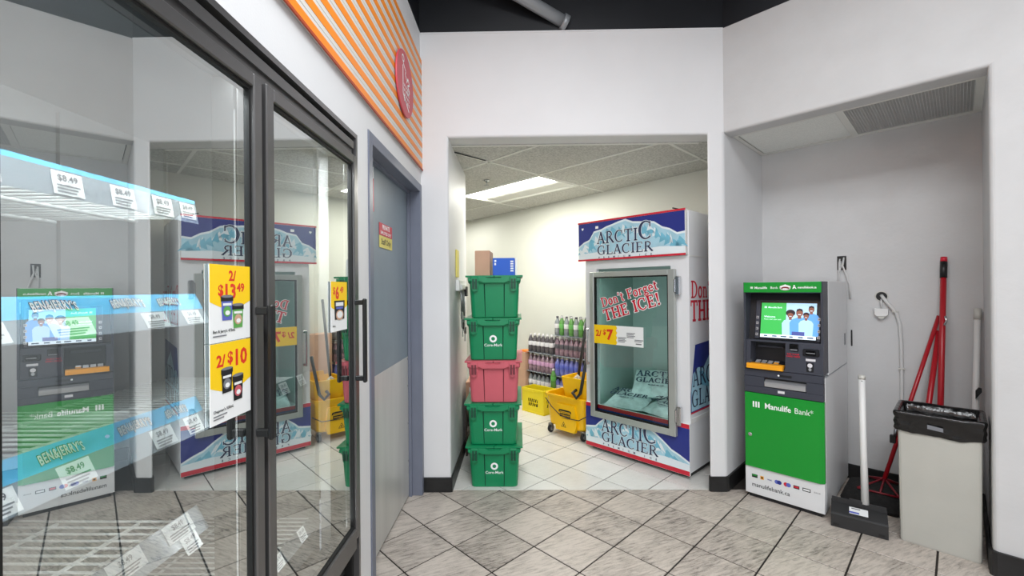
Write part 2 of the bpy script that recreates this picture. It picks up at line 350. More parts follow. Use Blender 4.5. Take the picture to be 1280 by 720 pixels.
# ------------------------------------------------------------------ a small serif alphabet drawn with strokes (x, y in cap heights)
def arc(cx, cy, rx, ry, a0, a1, n=12): return [(cx+rx*math.cos(R(a0+(a1-a0)*i/n)), cy+ry*math.sin(R(a0+(a1-a0)*i/n))) for i in range(n+1)]
TK, TN = 0.15, 0.075
def V(x, y0, y1, w=TK): return ([(x, y0), (x, y1)], w)
def Hh(x0, x1, y, w=TN): return ([(x0, y), (x1, y)], w)
GL = {
 'A': (0.80, [([(0.10, 0), (0.40, 1)], TN), ([(0.37, 1), (0.69, 0)], TK), Hh(0.20, 0.60, 0.34), Hh(0, 0.22, 0.035), Hh(0.54, 0.82, 0.035)]),
 'R': (0.80, [V(0.16, 0, 1), (arc(0.30, 0.74, 0.26, 0.23, 90, -90), 0.11), Hh(0.1, 0.32, 0.965), Hh(0.16, 0.34, 0.51), ([(0.38, 0.5), (0.74, 0.02)], TK), Hh(0.02, 0.32, 0.035), Hh(0.64, 0.82, 0.035)]),
 'C': (0.80, [(arc(0.42, 0.5, 0.35, 0.47, 52, 308, 18), [0.07,0.07,0.08,0.09,0.1,0.12,0.14,0.15,0.16,0.16,0.15,0.14,0.12,0.1,0.09,0.08,0.07,0.07,0.07]), V(0.665, 0.66, 0.95, 0.07), V(0.665, 0.08, 0.24, 0.05)]),
 'G': (0.88, [(arc(0.42, 0.5, 0.35, 0.47, 52, 308, 18), [0.07,0.07,0.08,0.09,0.1,0.12,0.14,0.15,0.16,0.16,0.15,0.14,0.12,0.1,0.09,0.08,0.07,0.07,0.07]), V(0.665, 0.66, 0.95, 0.07), V(0.68, 0.05, 0.42, TK), Hh(0.50, 0.84, 0.41)]),
 'T': (0.76, [V(0.38, 0, 1), Hh(0.03, 0.73, 0.965), V(0.055, 0.76, 1, 0.06), V(0.705, 0.76, 1, 0.06), Hh(0.22, 0.54, 0.035)]),
 'I': (0.40, [V(0.20, 0, 1), Hh(0.04, 0.36, 0.035), Hh(0.04, 0.36, 0.965)]),
 'L': (0.66, [V(0.16, 0, 1), Hh(0.02, 0.62, 0.035), Hh(0.02, 0.32, 0.965), V(0.60, 0, 0.26, 0.06)]),
 'E': (0.70, [V(0.16, 0, 1), Hh(0.02, 0.64, 0.035), Hh(0.02, 0.60, 0.965), Hh(0.16, 0.48, 0.51), V(0.62, 0, 0.26, 0.06), V(0.58, 0.76, 1, 0.06), V(0.47, 0.40, 0.62, 0.05)]),
 'F': (0.68, [V(0.16, 0, 1), Hh(0.02, 0.32, 0.035), Hh(0.02, 0.62, 0.965), Hh(0.16, 0.48, 0.51), V(0.60, 0.74, 1, 0.06), V(0.47, 0.40, 0.62, 0.05)]),
 'H': (0.88, [V(0.18, 0, 1), V(0.70, 0, 1), Hh(0.18, 0.70, 0.5), Hh(0.02, 0.34, 0.035), Hh(0.54, 0.86, 0.035), Hh(0.02, 0.34, 0.965), Hh(0.54, 0.86, 0.965)]),
 'D': (0.86, [V(0.18, 0, 1), (arc(0.34, 0.5, 0.40, 0.46, 90, -90), [0.07,0.08,0.1,0.12,0.14,0.16,0.16,0.16,0.14,0.12,0.1,0.08,0.07]), Hh(0.02, 0.36, 0.035), Hh(0.02, 0.36, 0.965)]),
 'o': (0.58, [(arc(0.29, 0.33, 0.21, 0.30, 0, 360, 20), [0.14]*5+[0.1]+[0.14]*9+[0.1]+[0.14]*5)]),
 'n': (0.66, [V(0.15, 0, 0.64, 0.13), (arc(0.32, 0.40, 0.17, 0.22, 180, 0), 0.10), V(0.49, 0, 0.42, 0.13), Hh(0.02, 0.28, 0.03, 0.06), Hh(0.37, 0.62, 0.03, 0.06), Hh(0.02, 0.16, 0.62, 0.06)]),
 't': (0.42, [V(0.18, 0.08, 0.86, 0.13), Hh(0.04, 0.38, 0.62, 0.07), (arc(0.28, 0.10, 0.10, 0.08, 180, 330, 6), 0.09)]),
 'r': (0.50, [V(0.15, 0, 0.64, 0.13), (arc(0.34, 0.42, 0.18, 0.18, 170, 50, 6), 0.11), Hh(0.02, 0.30, 0.03, 0.06), Hh(0.02, 0.16, 0.62, 0.06)]),
 'g': (0.60, [(arc(0.27, 0.42, 0.17, 0.19, 0, 360, 16), 0.12), (arc(0.29, -0.10, 0.22, 0.12, 0, 360, 16), 0.09), ([(0.16, 0.24), (0.14, 0.12), (0.30, 0.04)], 0.10), ([(0.40, 0.56), (0.55, 0.62)], 0.10)]),
 'e': (0.56, [(arc(0.28, 0.33, 0.21, 0.30, 0, 320, 16), 0.12), Hh(0.10, 0.50, 0.35, 0.07)]),
 "'": (0.22, [([(0.12, 0.98), (0.08, 0.74)], 0.11)]),
 '!': (0.34, [([(0.17, 1.0), (0.17, 0.30)], [0.18, 0.07]), (arc(0.17, 0.09, 0.02, 0.02, 0, 360, 8), 0.14)]),
 ' ': (0.34, []),
}
def serif(mb, s, size, x, z, y, mi, rot=0.0, fat=0.0, track=0.06, sx=1.0):
    cr, sr = math.cos(rot), math.sin(rot); cx = 0.0
    for ch in s:
        w, strokes = GL[ch]
        for pts, wd in strokes:
            n = len(pts); ws = wd if isinstance(wd, list) else [wd]*n
            P = [Vector((p[0], p[1])) for p in pts]
            if fat and n >= 2:
                P = P[:]; d0 = (P[0]-P[1]).normalized(); d1 = (P[-1]-P[-2]).normalized(); P[0] = P[0]+d0*fat; P[-1] = P[-1]+d1*fat
            L, Q = [], []
            for i in range(n):
                d = (P[min(i+1, n-1)]-P[max(i-1, 0)])
                d = d.normalized() if d.length > 0 else Vector((1, 0))
                nn = Vector((-d.y, d.x))*(ws[i]/2+fat)
                L.append(P[i]+nn); Q.append(P[i]-nn)
            vs = []
            for p in L+Q:
                a = (p.x+cx)*size*sx; b = p.y*size
                vs.append((x+a*cr-b*sr, y, z+a*sr+b*cr))
            mb.add(vs, [(i, n+i, n+i+1, i+1) for i in range(n-1)], mi)
        cx += w+track
    return cx*size*sx
# ================================================================== THE SETTING
def struct(mb, name, mats, parent=None, **k):
    return mb.build(name, mats, parent, kind='structure', **k)
def alc(name=None, c=0.0, t=0.0, z=0.0):           # location of an alcove point
    x, y = pt(c, t); return (x, y, z)
A45 = -PI/4
WT = 3.16        # top of the white walls
XL = -0.665      # face of the left wall

# ---- left wall: solid runs, with openings for the freezer doors and for the staff door
m = MB()
for y0, y1, z0, z1 in ((-2.6, 0.435, 0, WT), (0.435, 1.702, 2.004, WT), (1.702, 1.922, 0, WT), (1.922, 2.980, 2.112, WT), (2.980, 2.985, 0, WT)):
    m.box(XL-0.12, XL, y0, y1, z0, z1)
struct(m, 'wall_left', 'wall')
# ---- back wall with the wide opening to the storage room (soft plaster corners)
def round_corner(p, d0, d1, r=0.02, n=4):
    p = Vector(p); a = p+Vector(d0)*r; b = p+Vector(d1)*r; c = p+(Vector(d0)+Vector(d1))*r
    out = []
    for i in range(n+1):
        th = i/n*PI/2; out.append(tuple(c - Vector(d1)*r*math.cos(th) - Vector(d0)*r*math.sin(th)))
    return out
m = MB()
JX = -0.475
HB = 2.437
m.prism([(XL-0.12, 2.985)] + round_corner((JX, 2.985), (-1, 0), (0, 1), 0.018) + [(JX, 3.138), (XL-0.12, 3.138)], 'z', 0, HB+0.017)
m.prism([(JX, 3.138), (JX, 3.96), (JX-0.10, 3.96), (JX-0.10, 3.138)], 'z', 0, 2.62)
m.prism(round_corner((2.985, HB), (1, 0), (0, 1), 0.018) + [(2.985, WT), (3.138, WT), (3.138, HB)], 'x', XL-0.12, 1.412)
struct(m, 'wall_back', 'wall')
# ---- the pillar between the opening and the alcove, then the angled wall with the alcove cut in it
m = MB()
m.prism([(1.345, 3.035), (1.303, 2.995), (1.303, 2.989), (1.312, 2.985), (1.395, 2.985), (1.408, 2.988), (1.42, 2.995), pt(3.95+0.1, -1.122), (1.96, 3.68)], 'z', 0, HB+0.017)
m.prism([(1.412, 2.985), (1.42, 3.0), pt(3.95+0.1, -1.122), (1.96, 3.68), (1.37, 3.06)], 'z', HB+0.017, 2.62)
struct(m, 'wall_pillar', 'wall')
# local frame of the angled wall: x runs along it to the right, y goes into it
AP = alc(c=3.108)
m = MB(); m.prism(round_corner((0.0, 2.445), (1, 0), (0, 1), 0.018) + [(0.0, WT), (0.13, WT), (0.13, 2.445)], 'x', -1.113, 3.2)
struct(m, 'wall_right_header', 'wall_grey', loc=AP, rz=A45)
rc = round_corner((0.104, 0.0), (0, 1), (1, 0), 0.02)
m = MB(); m.prism(rc + [(3.2, 0.0), (3.2, 0.129), (0.104, 0.129)], 'z', 0, 2.462); struct(m, 'wall_right', 'wall_grey', loc=AP, rz=A45)
m = MB(); m.box(0.104, 0.22, 0.129, 0.86, 0, 2.62); struct(m, 'wall_alcove_right', 'wall_grey', loc=AP, rz=A45)
m = MB(); m.box(-1.30, 0.24, 0.842, 0.92, 0, 2.62)
struct(m, 'wall_alcove', 'wall_grey', loc=alc(c=3.108), rz=A45)
# ---- upper walls painted black above the white ones
m = MB()
m.box(XL-0.12, XL-0.004, -2.6, 3.1, WT, 4.4)
m.box(XL-0.12, 1.42, 2.989, 3.1, WT, 4.4)
struct(m, 'wall_upper_left', 'black_wall')
m = MB(); m.box(-1.113, 3.2, 0.004, 0.12, WT, 4.4)
struct(m, 'wall_upper_right', 'black_wall', loc=alc(c=3.108), rz=A45)
# thin pale edge where the white wall stops
m = MB(); m.box(XL, 1.41, 2.981, 2.99, WT-0.006, WT+0.004); m.box(XL-0.004, XL+0.003, -2.6, 2.985, WT-0.006, WT+0.004)
struct(m, 'trim_1', 'white_metal')
# ---- the rest of the shop behind the camera: front wall, window frames added around the fill lamp
m = MB(); m.box(XL-0.12, 4.6, -2.7, -2.6, 0, 0.6); m.box(XL-0.12, 4.6, -2.7, -2.6, 2.9, 4.4); m.box(XL-0.12, -0.8+0.0, -2.7, -2.6, 0.6, 2.9); m.box(3.45, 4.6, -2.7, -2.6, 0.6, 2.9); struct(m, 'wall_rear', 'wall')
m = MB()
for x in (-0.8, 0.6, 2.0, 3.40): m.box(x, x+0.05, -2.68, -2.60, 0.6, 2.9)
m.box(-0.8, 3.45, -2.68, -2.60, 0.6, 0.65); m.box(-0.8, 3.45, -2.68, -2.60, 2.85, 2.9)
struct(m, 'added_window_1', 'alu')
m = MB(); m.box(4.55, 4.65, -2.6, 0.5, 0, 4.4); struct(m, 'wall_far_right', 'wall')
m = MB(); m.box(XL-0.12, 4.65, -2.7, 3.1, 4.4, 4.5); struct(m, 'ceiling_shop', 'black_ceiling')

# ---- storage room shell
SW_N = Vector((0.7563, 0.6542)); SW_U = Vector((0.6542, -0.7563)); SW_C = 3.79
SW_RZ = math.atan2(SW_U.y, SW_U.x)
def sw(s, c): p = SW_U*s+SW_N*c; return (p.x, p.y)
x, y = sw(-1.42, SW_C)
m = MB(); m.box(-6.4, 0.0, 0.0, 0.1, 0, 2.60); struct(m, 'wall_storage', 'wall_store', loc=(x, y, 0), rz=SW_RZ)
m = MB(); m.box(-2.4, -2.3, 3.10, 8.6, 0, 2.6); m.box(-2.3, -0.79, 3.10, 3.2, 0, 2.6); struct(m, 'wall_storage_left', 'wall_store')
m = MB(); m.box(-2.4, 2.3, 3.0, 8.8, 2.62, 2.66); struct(m, 'wall_storage_top', 'wall_store')

# ---- floor: grout bed, then one object per tile
floor = thing('floor', None, None, (0, 0, 0), kind='structure')
m = MB(); m.prism([(-0.80, -2.65), (4.6, -2.65), (4.6, 0.9), (1.8, 4.05), (1.0, 3.5), (1.40, 3.012), (-0.80, 3.012)], 'z', -0.06, -0.004)
struct(m, 'floor_bed', 'grout', floor)
m = MB(); m.prism([(-2.4, 3.0125), (1.40, 3.0125), (2.1, 3.72), sw(-1.3, 3.85), sw(-7.6, 3.85), (-2.4, 8.6)], 'z', -0.06, -0.004)
struct(m, 'floor_bed', 'grout_light', floor)
def clip(poly, hp):
    for a, b, c in hp:                     # keep a*x+b*y <= c
        out = []
        for i in range(len(poly)):
            p, q = poly[i-1], poly[i]; dp = a*p[0]+b*p[1]-c; dq = a*q[0]+b*q[1]-c
            if (dp <= 0) != (dq <= 0):
                k = dp/(dp-dq); out.append((p[0]+k*(q[0]-p[0]), p[1]+k*(q[1]-p[1])))
            if dq <= 0: out.append(q)
        poly = out
        if len(poly) < 3: return []
    return poly
def parea(p): return abs(sum(p[i-1][0]*p[i][1]-p[i][0]*p[i-1][1] for i in range(len(p))))/2
_tile_cache = {}
def tile(name, u0, v0, gap, matn, hp, bevel=0.0015):
    T = 0.305; g = gap/2
    sq = [(g, g), (T-g, g), (T-g, T-g), (g, T-g)]
    wpt = lambda u, v: ((u+v)*0.70711, (u-v)*0.70711)
    full = [wpt(u0+a, v0+b) for a, b in sq]
    cl = clip(full, hp)
    if len(cl) < 3 or parea(cl) < 0.0015: return
    cen = wpt(u0+T/2, v0+T/2)
    whole = abs(parea(cl)-parea(full)) < 1e-6
    key = (name,) if whole else None
    if key in _tile_cache:
        o = bpy.data.objects.new(name, _tile_cache[key]); COL.objects.link(o); o.parent = floor; o.location = (cen[0], cen[1], random.uniform(-0.0006, 0.0004)); o['kind'] = 'structure'
        return
    p = [(a-cen[0], b-cen[1]) for a, b in cl]
    s = sum(p[i-1][0]*p[i][1]-p[i][0]*p[i-1][1] for i in range(len(p)))
    if s < 0: p = p[::-1]
    mx = sum(a for a, b in p)/len(p); my = sum(b for a, b in p)/len(p)
    k = 1-bevel/0.14
    lo = [(a, b, -0.008) for a, b in p]; md = [(a, b, -0.002) for a, b in p]; hi = [(mx+(a-mx)*k, my+(b-my)*k, 0.0) for a, b in p]
    mb = MB(); mb.loft([lo, md, hi], 0, False, True, cap0=False)
    o = mb.build(name, matn, floor, flat=True, loc=(cen[0], cen[1], 0.0), kind='structure')
    if whole: _tile_cache[key] = o.data
for i in range(-14, 14):
    for j in range(-12, 14):
        u0 = 1.411+0.305*i; v0 = -2.223+0.305*j
        cu, cv = u0+0.15, v0+0.15
        cx, cy = (cu+cv)*0.7071, (cu-cv)*0.7071
        if cy < -0.75 or cx > 3.1: continue
        hp = [(-1, 0, 0.757), (0.70711, 0.70711, 3.948)]
        if cy + 0.2157 > 3.0105:
            if cv > -1.13: hp.append((0.70711*-1, 0.70711, 1.121))
            else: hp.append((0, 1, 3.0105))
        if cv > 0.10: hp.append((0.70711, 0.70711, 3.104))
        tile('stone_floor_tile', u0, v0, 0.0085, 'slate', hp)
for i in range(-4, 22):
    for j in range(-24, 12):
        u0 = 2.367+0.305*i; v0 = -2.115+0.305*j
        cu, cv = u0+0.15, v0+0.15
        cx, cy = (cu+cv)*0.7071, (cu-cv)*0.7071
        if cx < -1.5 or cy < 2.7: continue
        tile('pale_floor_tile', u0, v0, 0.007, 'white_tile', [(0, -1, -3.0145), (SW_N.x, SW_N.y, SW_C-0.002), (-0.70711, 0.70711, 9.0), (0.70711, -0.70711, -1.135)])

# ---- storage ceiling: grid bars, tiles one by one
ceil = thing('ceiling', None, None, (0, 0, 0), kind='structure')
CZ = 2.432
def ctile(u0, u1, v0, v1, hp, par, matn='ceil_tile', z=CZ, name='ceiling_tile'):
    g = 0.009
    wpt = lambda u, v: ((u+v)*0.70711, (u-v)*0.70711)
    cl = clip([wpt(u0+g, v0+g), wpt(u1-g, v0+g), wpt(u1-g, v1-g), wpt(u0+g, v1-g)], hp)
    if len(cl) < 3 or parea(cl) < 0.003: return
    mb = MB(); mb.prism(cl, 'z', z+0.003, z+0.018)
    return mb.build(name, matn, par, kind='structure')
CHP = [(0, -1, -3.14), (SW_N.x, SW_N.y, SW_C-0.002), (-1, 0, 2.3), (0.70711, -0.70711, -1.13), (0, 1, 8.6)]
bars = MB()
us = [2.34+0.61*k for k in range(-3, 9)]; vs_ = [-2.67+1.22*k for k in range(-6, 3)]
for i in range(len(us)-1):
    for j in range(len(vs_)-1):
        if abs(us[i]-2.95) < 0.01 and abs(vs_[j]+3.89) < 0.01: continue      # the light sits here
        cu, cv = (us[i]+us[i+1])/2, (vs_[j]+vs_[j+1])/2
        ctile(us[i], us[i+1], vs_[j], vs_[j+1], CHP, ceil)
wpt = lambda u, v: ((u+v)*0.70711, (u-v)*0.70711)
def bar(ua, va, ub, vb, w=0.011):
    du, dv = (0, w) if va == vb else (w, 0)
    cl = clip([wpt(ua-du, va-dv), wpt(ub-du if du == 0 else ub+du, vb-dv if du == 0 else va-dv), wpt(ub+du, vb+dv), wpt(ua-du if du == 0 and False else (ua+du if du == 0 else ua-du), vb+dv)], CHP)
    if len(cl) >= 3: bars.prism(cl, 'z', CZ-0.002, CZ+0.003)
for u in us: bar(u, vs_[0], u, vs_[-1])
for v in vs_: bar(us[0], v, us[-1], v)
bars.build('ceiling_grid', 'tbar', ceil, kind='structure')
# wall angle along the opening and black slit where the edge tile has slipped
m = MB(); m.box(JX, 1.31, 3.138, 3.16, CZ-0.003, CZ+0.002); m.build('ceiling_edge_angle', 'tbar', ceil, kind='structure')
m = MB(); m.prism([wpt(1.97, -2.664), wpt(2.30, -2.664), wpt(2.30, -2.653), wpt(1.97, -2.645)], 'z', CZ-0.004, CZ-0.0025); m.build('slipped_tile_gap', 'dark_gap', ceil, kind='structure')

# ---- alcove ceiling: a speckled tile and an egg-crate return grille in a white frame
ac = thing('ceiling_alcove', None, None, alc(c=3.108), A45, kind='structure')
AZ = 2.462
m = MB(); m.box(-1.118, -0.508, 0.13, 0.842, AZ+0.021, AZ+0.04, 0); m.box(-0.508, 0.104, 0.13, 0.842, AZ+0.021, AZ+0.04, 1); m.build('ceiling_backing', ['dark_gap', 'grille_back'], ac, kind='structure')  # black over the tile paints the shadow in its edge gaps
m = MB()
for a in ((-1.118, 0.104, 0.13, 0.205), (-1.118, 0.104, 0.79, 0.842), (-1.118, -1.09, 0.205, 0.79), (-0.528, -0.488, 0.205, 0.79), (0.068, 0.104, 0.205, 0.79)):
    m.box(*a, AZ, AZ+0.02)
m.build('ceiling_frame', 'tbar', ac, kind='structure')
m = MB(); m.box(-1.083, -0.530, 0.216, 0.782, AZ+0.003, AZ+0.016); m.build('ceiling_tile', 'alcove_tile', ac, kind='structure')
m = MB()
for k in range(41):
    x = -0.484+0.55*k/40; m.box(x-0.0012, x+0.0012, 0.207, 0.788, AZ+0.002, AZ+0.016)
for k in range(41):
    y = 0.209+0.577*k/40; m.box(-0.486, 0.066, y-0.0010, y+0.0010, AZ+0.004, AZ+0.016)
g = m.build('return_grille', 'grille', ac, kind='stuff')

# ---- baseboards (black rubber)
m = MB()
m.box(-0.662, JX+0.004, 2.973, 2.984, 0, 0.102, ch=0.003)
m.box(JX+0.001, JX+0.012, 2.975, 3.958, 0, 0.102, ch=0.003)
struct(m, 'baseboard_left', 'rubber')
m = MB()
m.prism([(1.330, 3.032), (1.294, 2.998), (1.294, 2.984), (1.302, 2.977), (1.405, 2.975), (1.424, 2.982), pt(3.945, -1.112), pt(3.945, -1.120), (1.414, 2.992), (1.402, 2.984), (1.305, 2.984), (1.302, 2.988), (1.302, 2.994), (1.338, 3.03)], 'z', 0, 0.102)
struct(m, 'baseboard_pillar', 'rubber')
m = MB(); m.box(-1.110, 0.10, 0.829, 0.841, 0, 0.105, ch=0.003)
m.box(0.090, 0.102, 0.03, 0.829, 0, 0.102, ch=0.003)
struct(m, 'baseboard_alcove', 'rubber', loc=alc(c=3.108), rz=A45)
m = MB(); m.prism([(0.10, 0.03), (0.092, 0.02), (0.092, 0.0), (0.100, -0.012), (0.118, -0.016), (3.19, -0.016), (3.19, -0.002), (0.122, -0.002), (0.105, 0.006), (0.103, 0.03)], 'z', 0, 0.118)
struct(m, 'baseboard_right', 'rubber', loc=alc(c=3.108), rz=A45)

# ---- grey steel staff door in the left wall (local x runs along the wall, y into it)
L90 = PI/2
d = thing('door_1', None, None, (XL, 0, 0), L90, kind='structure')
m = MB()
m.box(1.924, 1.974, -0.006, 0.112, 0, 2.11, ch=0.002); m.box(2.930, 2.979, -0.006, 0.112, 0, 2.11, ch=0.002); m.box(1.974, 2.930, -0.006, 0.112, 2.058, 2.11, ch=0.002)
m.build('door_frame', 'frame_paint', d)
m = MB(); m.box(1.974, 1.990, 0.062, 0.082, 0, 2.058); m.box(2.914, 2.930, 0.062, 0.082, 0, 2.058); m.box(1.99, 2.914, 0.062, 0.082, 2.042, 2.058)
m.build('door_stop', 'frame_paint', d)
m = MB(); m.box(1.978, 2.926, 0.084, 0.112, 0.012, 2.050, ch=0.002); m.build('door_slab', 'door_paint', d)
m = MB(); m.box(1.995, 2.908, 0.081, 0.0838, 0.016, 0.945); kp = m.build('kick_plate', 'stainless', d)
for z in (0.25, 0.50, 0.75, 0.93):
    m = MB(); m.X = Matrix.Translation((2.898, 0.0805, z)) @ Matrix.Rotation(PI/2, 4, 'X'); m.lathe([(0.006, 0), (0.004, 0.003)], 8); m.build('screw', 'steel', kp)

# ---- grey brace pipe that comes out of the black upper wall
o = thing('ceiling_pipe', 'grey round pipe slanting out of the black upper wall', 'pipe', (0.335, 2.98, 3.215))
m = MB(); m.tube([(0, 0.0, 0), (-0.30, -0.10, 0.115), (-1.0, -0.33, 0.383)], 0.042, 14); m.build('pipe', 'pipe', o)
m = MB(); m.tube([(0.012, 0.004, -0.004), (-0.02, -0.008, 0.008)], 0.052, 14); m.build('pipe_collar', 'pipe', o)
# ================================================================== LEFT WALL THINGS
# ---- glass-door freezer: local x along the wall, y into it, face of the glass at y = 0
FX = -0.63
fz = thing('display_freezer', 'glass-door display freezer with dark metal frame and near-empty wire shelves', 'freezer', (FX, 0, 0), L90)
m = MB()   # outer frame: a stepped trim with a black groove
X0, X1 = 0.438, 1.699
m.box(X0, X0+0.016, -0.002, 0.10, 0.0, 2.002, 1); m.box(X1-0.016, X1, -0.002, 0.10, 0.0, 2.002, 1); m.box(X0+0.016, X1-0.016, -0.002, 0.10, 1.985, 2.002, 1)
m.box(X0+0.016, X0+0.034, 0.020, 0.10, 0.0, 1.985, 2); m.box(X1-0.034, X1-0.016, 0.020, 0.10, 0.0, 1.985, 2); m.box(X0+0.034, X1-0.034, 0.022, 0.10, 1.966, 1.985, 2)
m.box(X0+0.034, X1-0.034, 0.0, 0.10, 1.938, 1.966, 0); m.box(X0+0.034, X1-0.034, 0.008, 0.10, 1.910, 1.938, 0)
m.box(X0+0.034, X1-0.034, 0.0, 0.10, 0.400, 0.446, 0)
m.build('frame', ['alu', 'alu_light', 'gasket'], fz)
m = MB(); m.box(1.030, 1.074, 0.045, 0.105, 0.446, 1.91, ch=0.004); m.build('mullion', 'gasket', fz)
m = MB(); m.box(X0+0.034, X1-0.034, 0.055, 0.075, 0.02, 0.40, 0)
k = m.build('kick_panel', 'black', fz)
for i in range(9):
    m = MB(); m.prism([(0.040, 0.05+0.038*i), (0.056, 0.05+0.038*i), (0.056, 0.072+0.038*i), (0.046, 0.072+0.038*i)], 'x', X0+0.05, X1-0.05); m.build('louver', 'black', k)
# insulated case behind the frame
m = MB()
m.box(X0, X1, 0.74, 0.80, 0.0, 2.0); m.box(X0-0.002, X0+0.03, 0.161, 0.74, 0.0, 2.0); m.box(X1-0.03, X1+0.002, 0.161, 0.74, 0.0, 2.0)
m.box(X0+0.03, X1-0.03, 0.161, 0.74, 1.95, 2.0); m.box(X0+0.03, X1-0.03, 0.161, 0.74, 0.0, 0.40)
m.build('case', 'case_in', fz)
for x in (X0+0.03, X0+0.42, X0+0.84, X1-0.03):
    m = MB(); m.box(x-0.008, x+0.008, 0.728, 0.74, 0.42, 1.93); m.build('shelf_upright', 'case_in', fz)
def freezer_door(xa, xb):
    d = thing('door', None, None); d.parent = fz
    z0, z1, w = 0.452, 1.906, 0.033
    m = MB()
    for a in ((xa, xa+w, z0, z1), (xb-w, xb, z0, z1), (xa+w, xb-w, z0, z0+0.044), (xa+w, xb-w, z1-w, z1)):
        m.box(a[0], a[1], -0.014, 0.030, a[2], a[3], 0, ch=0.003)
    m.build('door_frame', 'alu', d)
    m = MB(); g = 0.008
    xi, xj, zi, zj = xa+w, xb-w, z0+0.044, z1-w
    for a in ((xi, xi+g, zi, zj), (xj-g, xj, zi, zj), (xi+g, xj-g, zi, zi+g), (xi+g, xj-g, zj-g, zj)): m.box(a[0], a[1], -0.006, 0.02, a[2], a[3])
    m.build('gasket', 'gasket', d)
    m = MB(); m.add([(xi+g, 0, zi+g), (xj-g, 0, zi+g), (xj-g, 0, zj-g), (xi+g, 0, zj-g)], [(0, 1, 2, 3)]); m.build('glass', 'glass', d, flat=True)
    m = MB(); xh = xb-0.030
    m.box(xh-0.009, xh+0.009, -0.056, -0.042, 1.045, 1.362, ch=0.004)
    for z in (1.052, 1.338): m.box(xh-0.007, xh+0.007, -0.043, -0.014, z, z+0.018, ch=0.002)
    m.build('handle', 'black', d)
    return d
freezer_door(0.474, 1.043)
freezer_door(1.061, 1.663)
# shelves: front strip tilted outward, wires running back
def arch_logo(m, x, yf, zc, w, h):
    """little arched name plate: black banner, white letters on it"""
    for mi, bold, off in ((2, 0.075, 0.0), (1, 0.03, 0.0008)):
        mm = MB(); mm.text("BEN&JERRY'S", 1.0, 0, 0, 0, 0, 'CENTER', bold=bold, track=1.12)
        sx = w/7.4; sz = h*0.80; out = []
        for p in mm.v:
            a = p[0]*sx; z = zc-h*0.30+p[2]*sz+h*0.5*(math.cos(1.8*a/w)-0.66)
            out.append((x+a, yf(z)-off, z))
        m.add(out, mm.f, mi)
def price_tag(m, x, z1, w, h, yf, words='$8.49'):
    z0 = z1-h
    m.add([(x, yf(z0), z0), (x+w, yf(z0), z0), (x+w, yf(z1), z1), (x, yf(z1), z1)], [(0, 1, 2, 3)], 1)
    mm = MB(); mm.text(words, h*0.38, x+w/2, z1-h*0.40, 0, 0, 'CENTER', bold=0.02)
    for r_ in range(3): mm.rect(x+w*0.12, x+w*(0.88-0.08*r_), z1-h*(0.56+0.14*r_)-h*0.07, z1-h*(0.56+0.14*r_), 0, 0)
    m.add([(p[0], yf(p[2])-0.0006, p[2]) for p in mm.v], mm.f, 3)
def shelf(x0, x1, z, strip, tags, logos=(), clear='clear_strip'):
    s = thing('shelf', None, None); s.parent = fz
    m = MB(); yb = 0.72; yf0 = 0.155
    n = int((x1-x0)/0.026)
    for i in range(n+1):
        x = x0+(x1-x0)*i/n; m.tube([(x, yf0, z), (x, yb, z)], 0.0028, 5)
    o = m.build('shelf_wire', 'wire', s, kind='stuff')
    m = MB()
    for y in (yf0, 0.30, 0.50, yb): m.tube([(x0, y, z-0.006), (x1, y, z-0.006)], 0.0045, 6)
    m.tube([(x0, yf0, z+0.014), (x1, yf0, z+0.014)], 0.0035, 6)
    m.build('shelf_rail', 'wire', s)
    # front strip
    zt, zb, zc, y_top, y_bot = strip     # top of coloured band, foot of band, foot of clear part
    yf = lambda q: y_top+(y_bot-y_top)*(zt-q)/(zt-zc)
    m = MB(); q = lambda za, zb_, mi, off=0.0: m.add([(x0+0.008, yf(za)-off, za), (x1-0.008, yf(za)-off, za), (x1-0.008, yf(zb_)-off, zb_), (x0+0.008, yf(zb_)-off, zb_)], [(0, 3, 2, 1)], mi)
    if zb is not None: q(zt, zb, 0); q(zb, zc, 4)
    else: q(zt, zc, 4)
    for x, zl, w, h in logos: arch_logo(m, x, lambda k_: yf(k_)-0.0012, zl, w, h)
    m.build('label_strip', ['sky_blue', 'paper', 'print_navy', 'print_grey', clear], s, flat=True)
    for x, zt_, w, h in tags:
        m = MB(); price_tag(m, x, zt_, w, h, lambda k_: yf(k_)-0.0015); m.build('price_tag', ['sky_blue', 'paper', 'print_navy', 'print_grey'], s, flat=True)
    return s
B0, B1 = 0.475, 1.045
shelf(B0, B1, 1.572, (1.612, 1.603, 1.556, 0.150, 0.140), [(0.585, 1.600, 0.052, 0.040), (0.71, 1.600, 0.052, 0.040), (0.815, 1.600, 0.052, 0.040), (0.91, 1.600, 0.052, 0.040), (0.985, 1.600, 0.045, 0.036)])
lg = [(0.60, 0), (0.735, 0), (0.87, 0), (0.98, 0)]
shelf(B0, B1, 1.345, (1.388, 1.353, 1.318, 0.150, 0.112), [(0.57, 1.351, 0.058, 0.030), (0.685, 1.351, 0.07, 0.030), (0.86, 1.351, 0.058, 0.030), (0.965, 1.351, 0.052, 0.030)], [(0.71, 1.370, 0.085, 0.026), (0.845, 1.370, 0.085, 0.026), (0.945, 1.370, 0.07, 0.026)])
shelf(B0, B1, 1.100, (1.142, 1.108, 1.066, 0.150, 0.112), [(0.585, 1.106, 0.055, 0.036), (0.70, 1.106, 0.055, 0.036), (0.88, 1.106, 0.055, 0.036), (0.97, 1.106, 0.045, 0.036)], [(0.72, 1.124, 0.085, 0.026), (0.86, 1.124, 0.085, 0.026), (0.965, 1.124, 0.07, 0.026)])
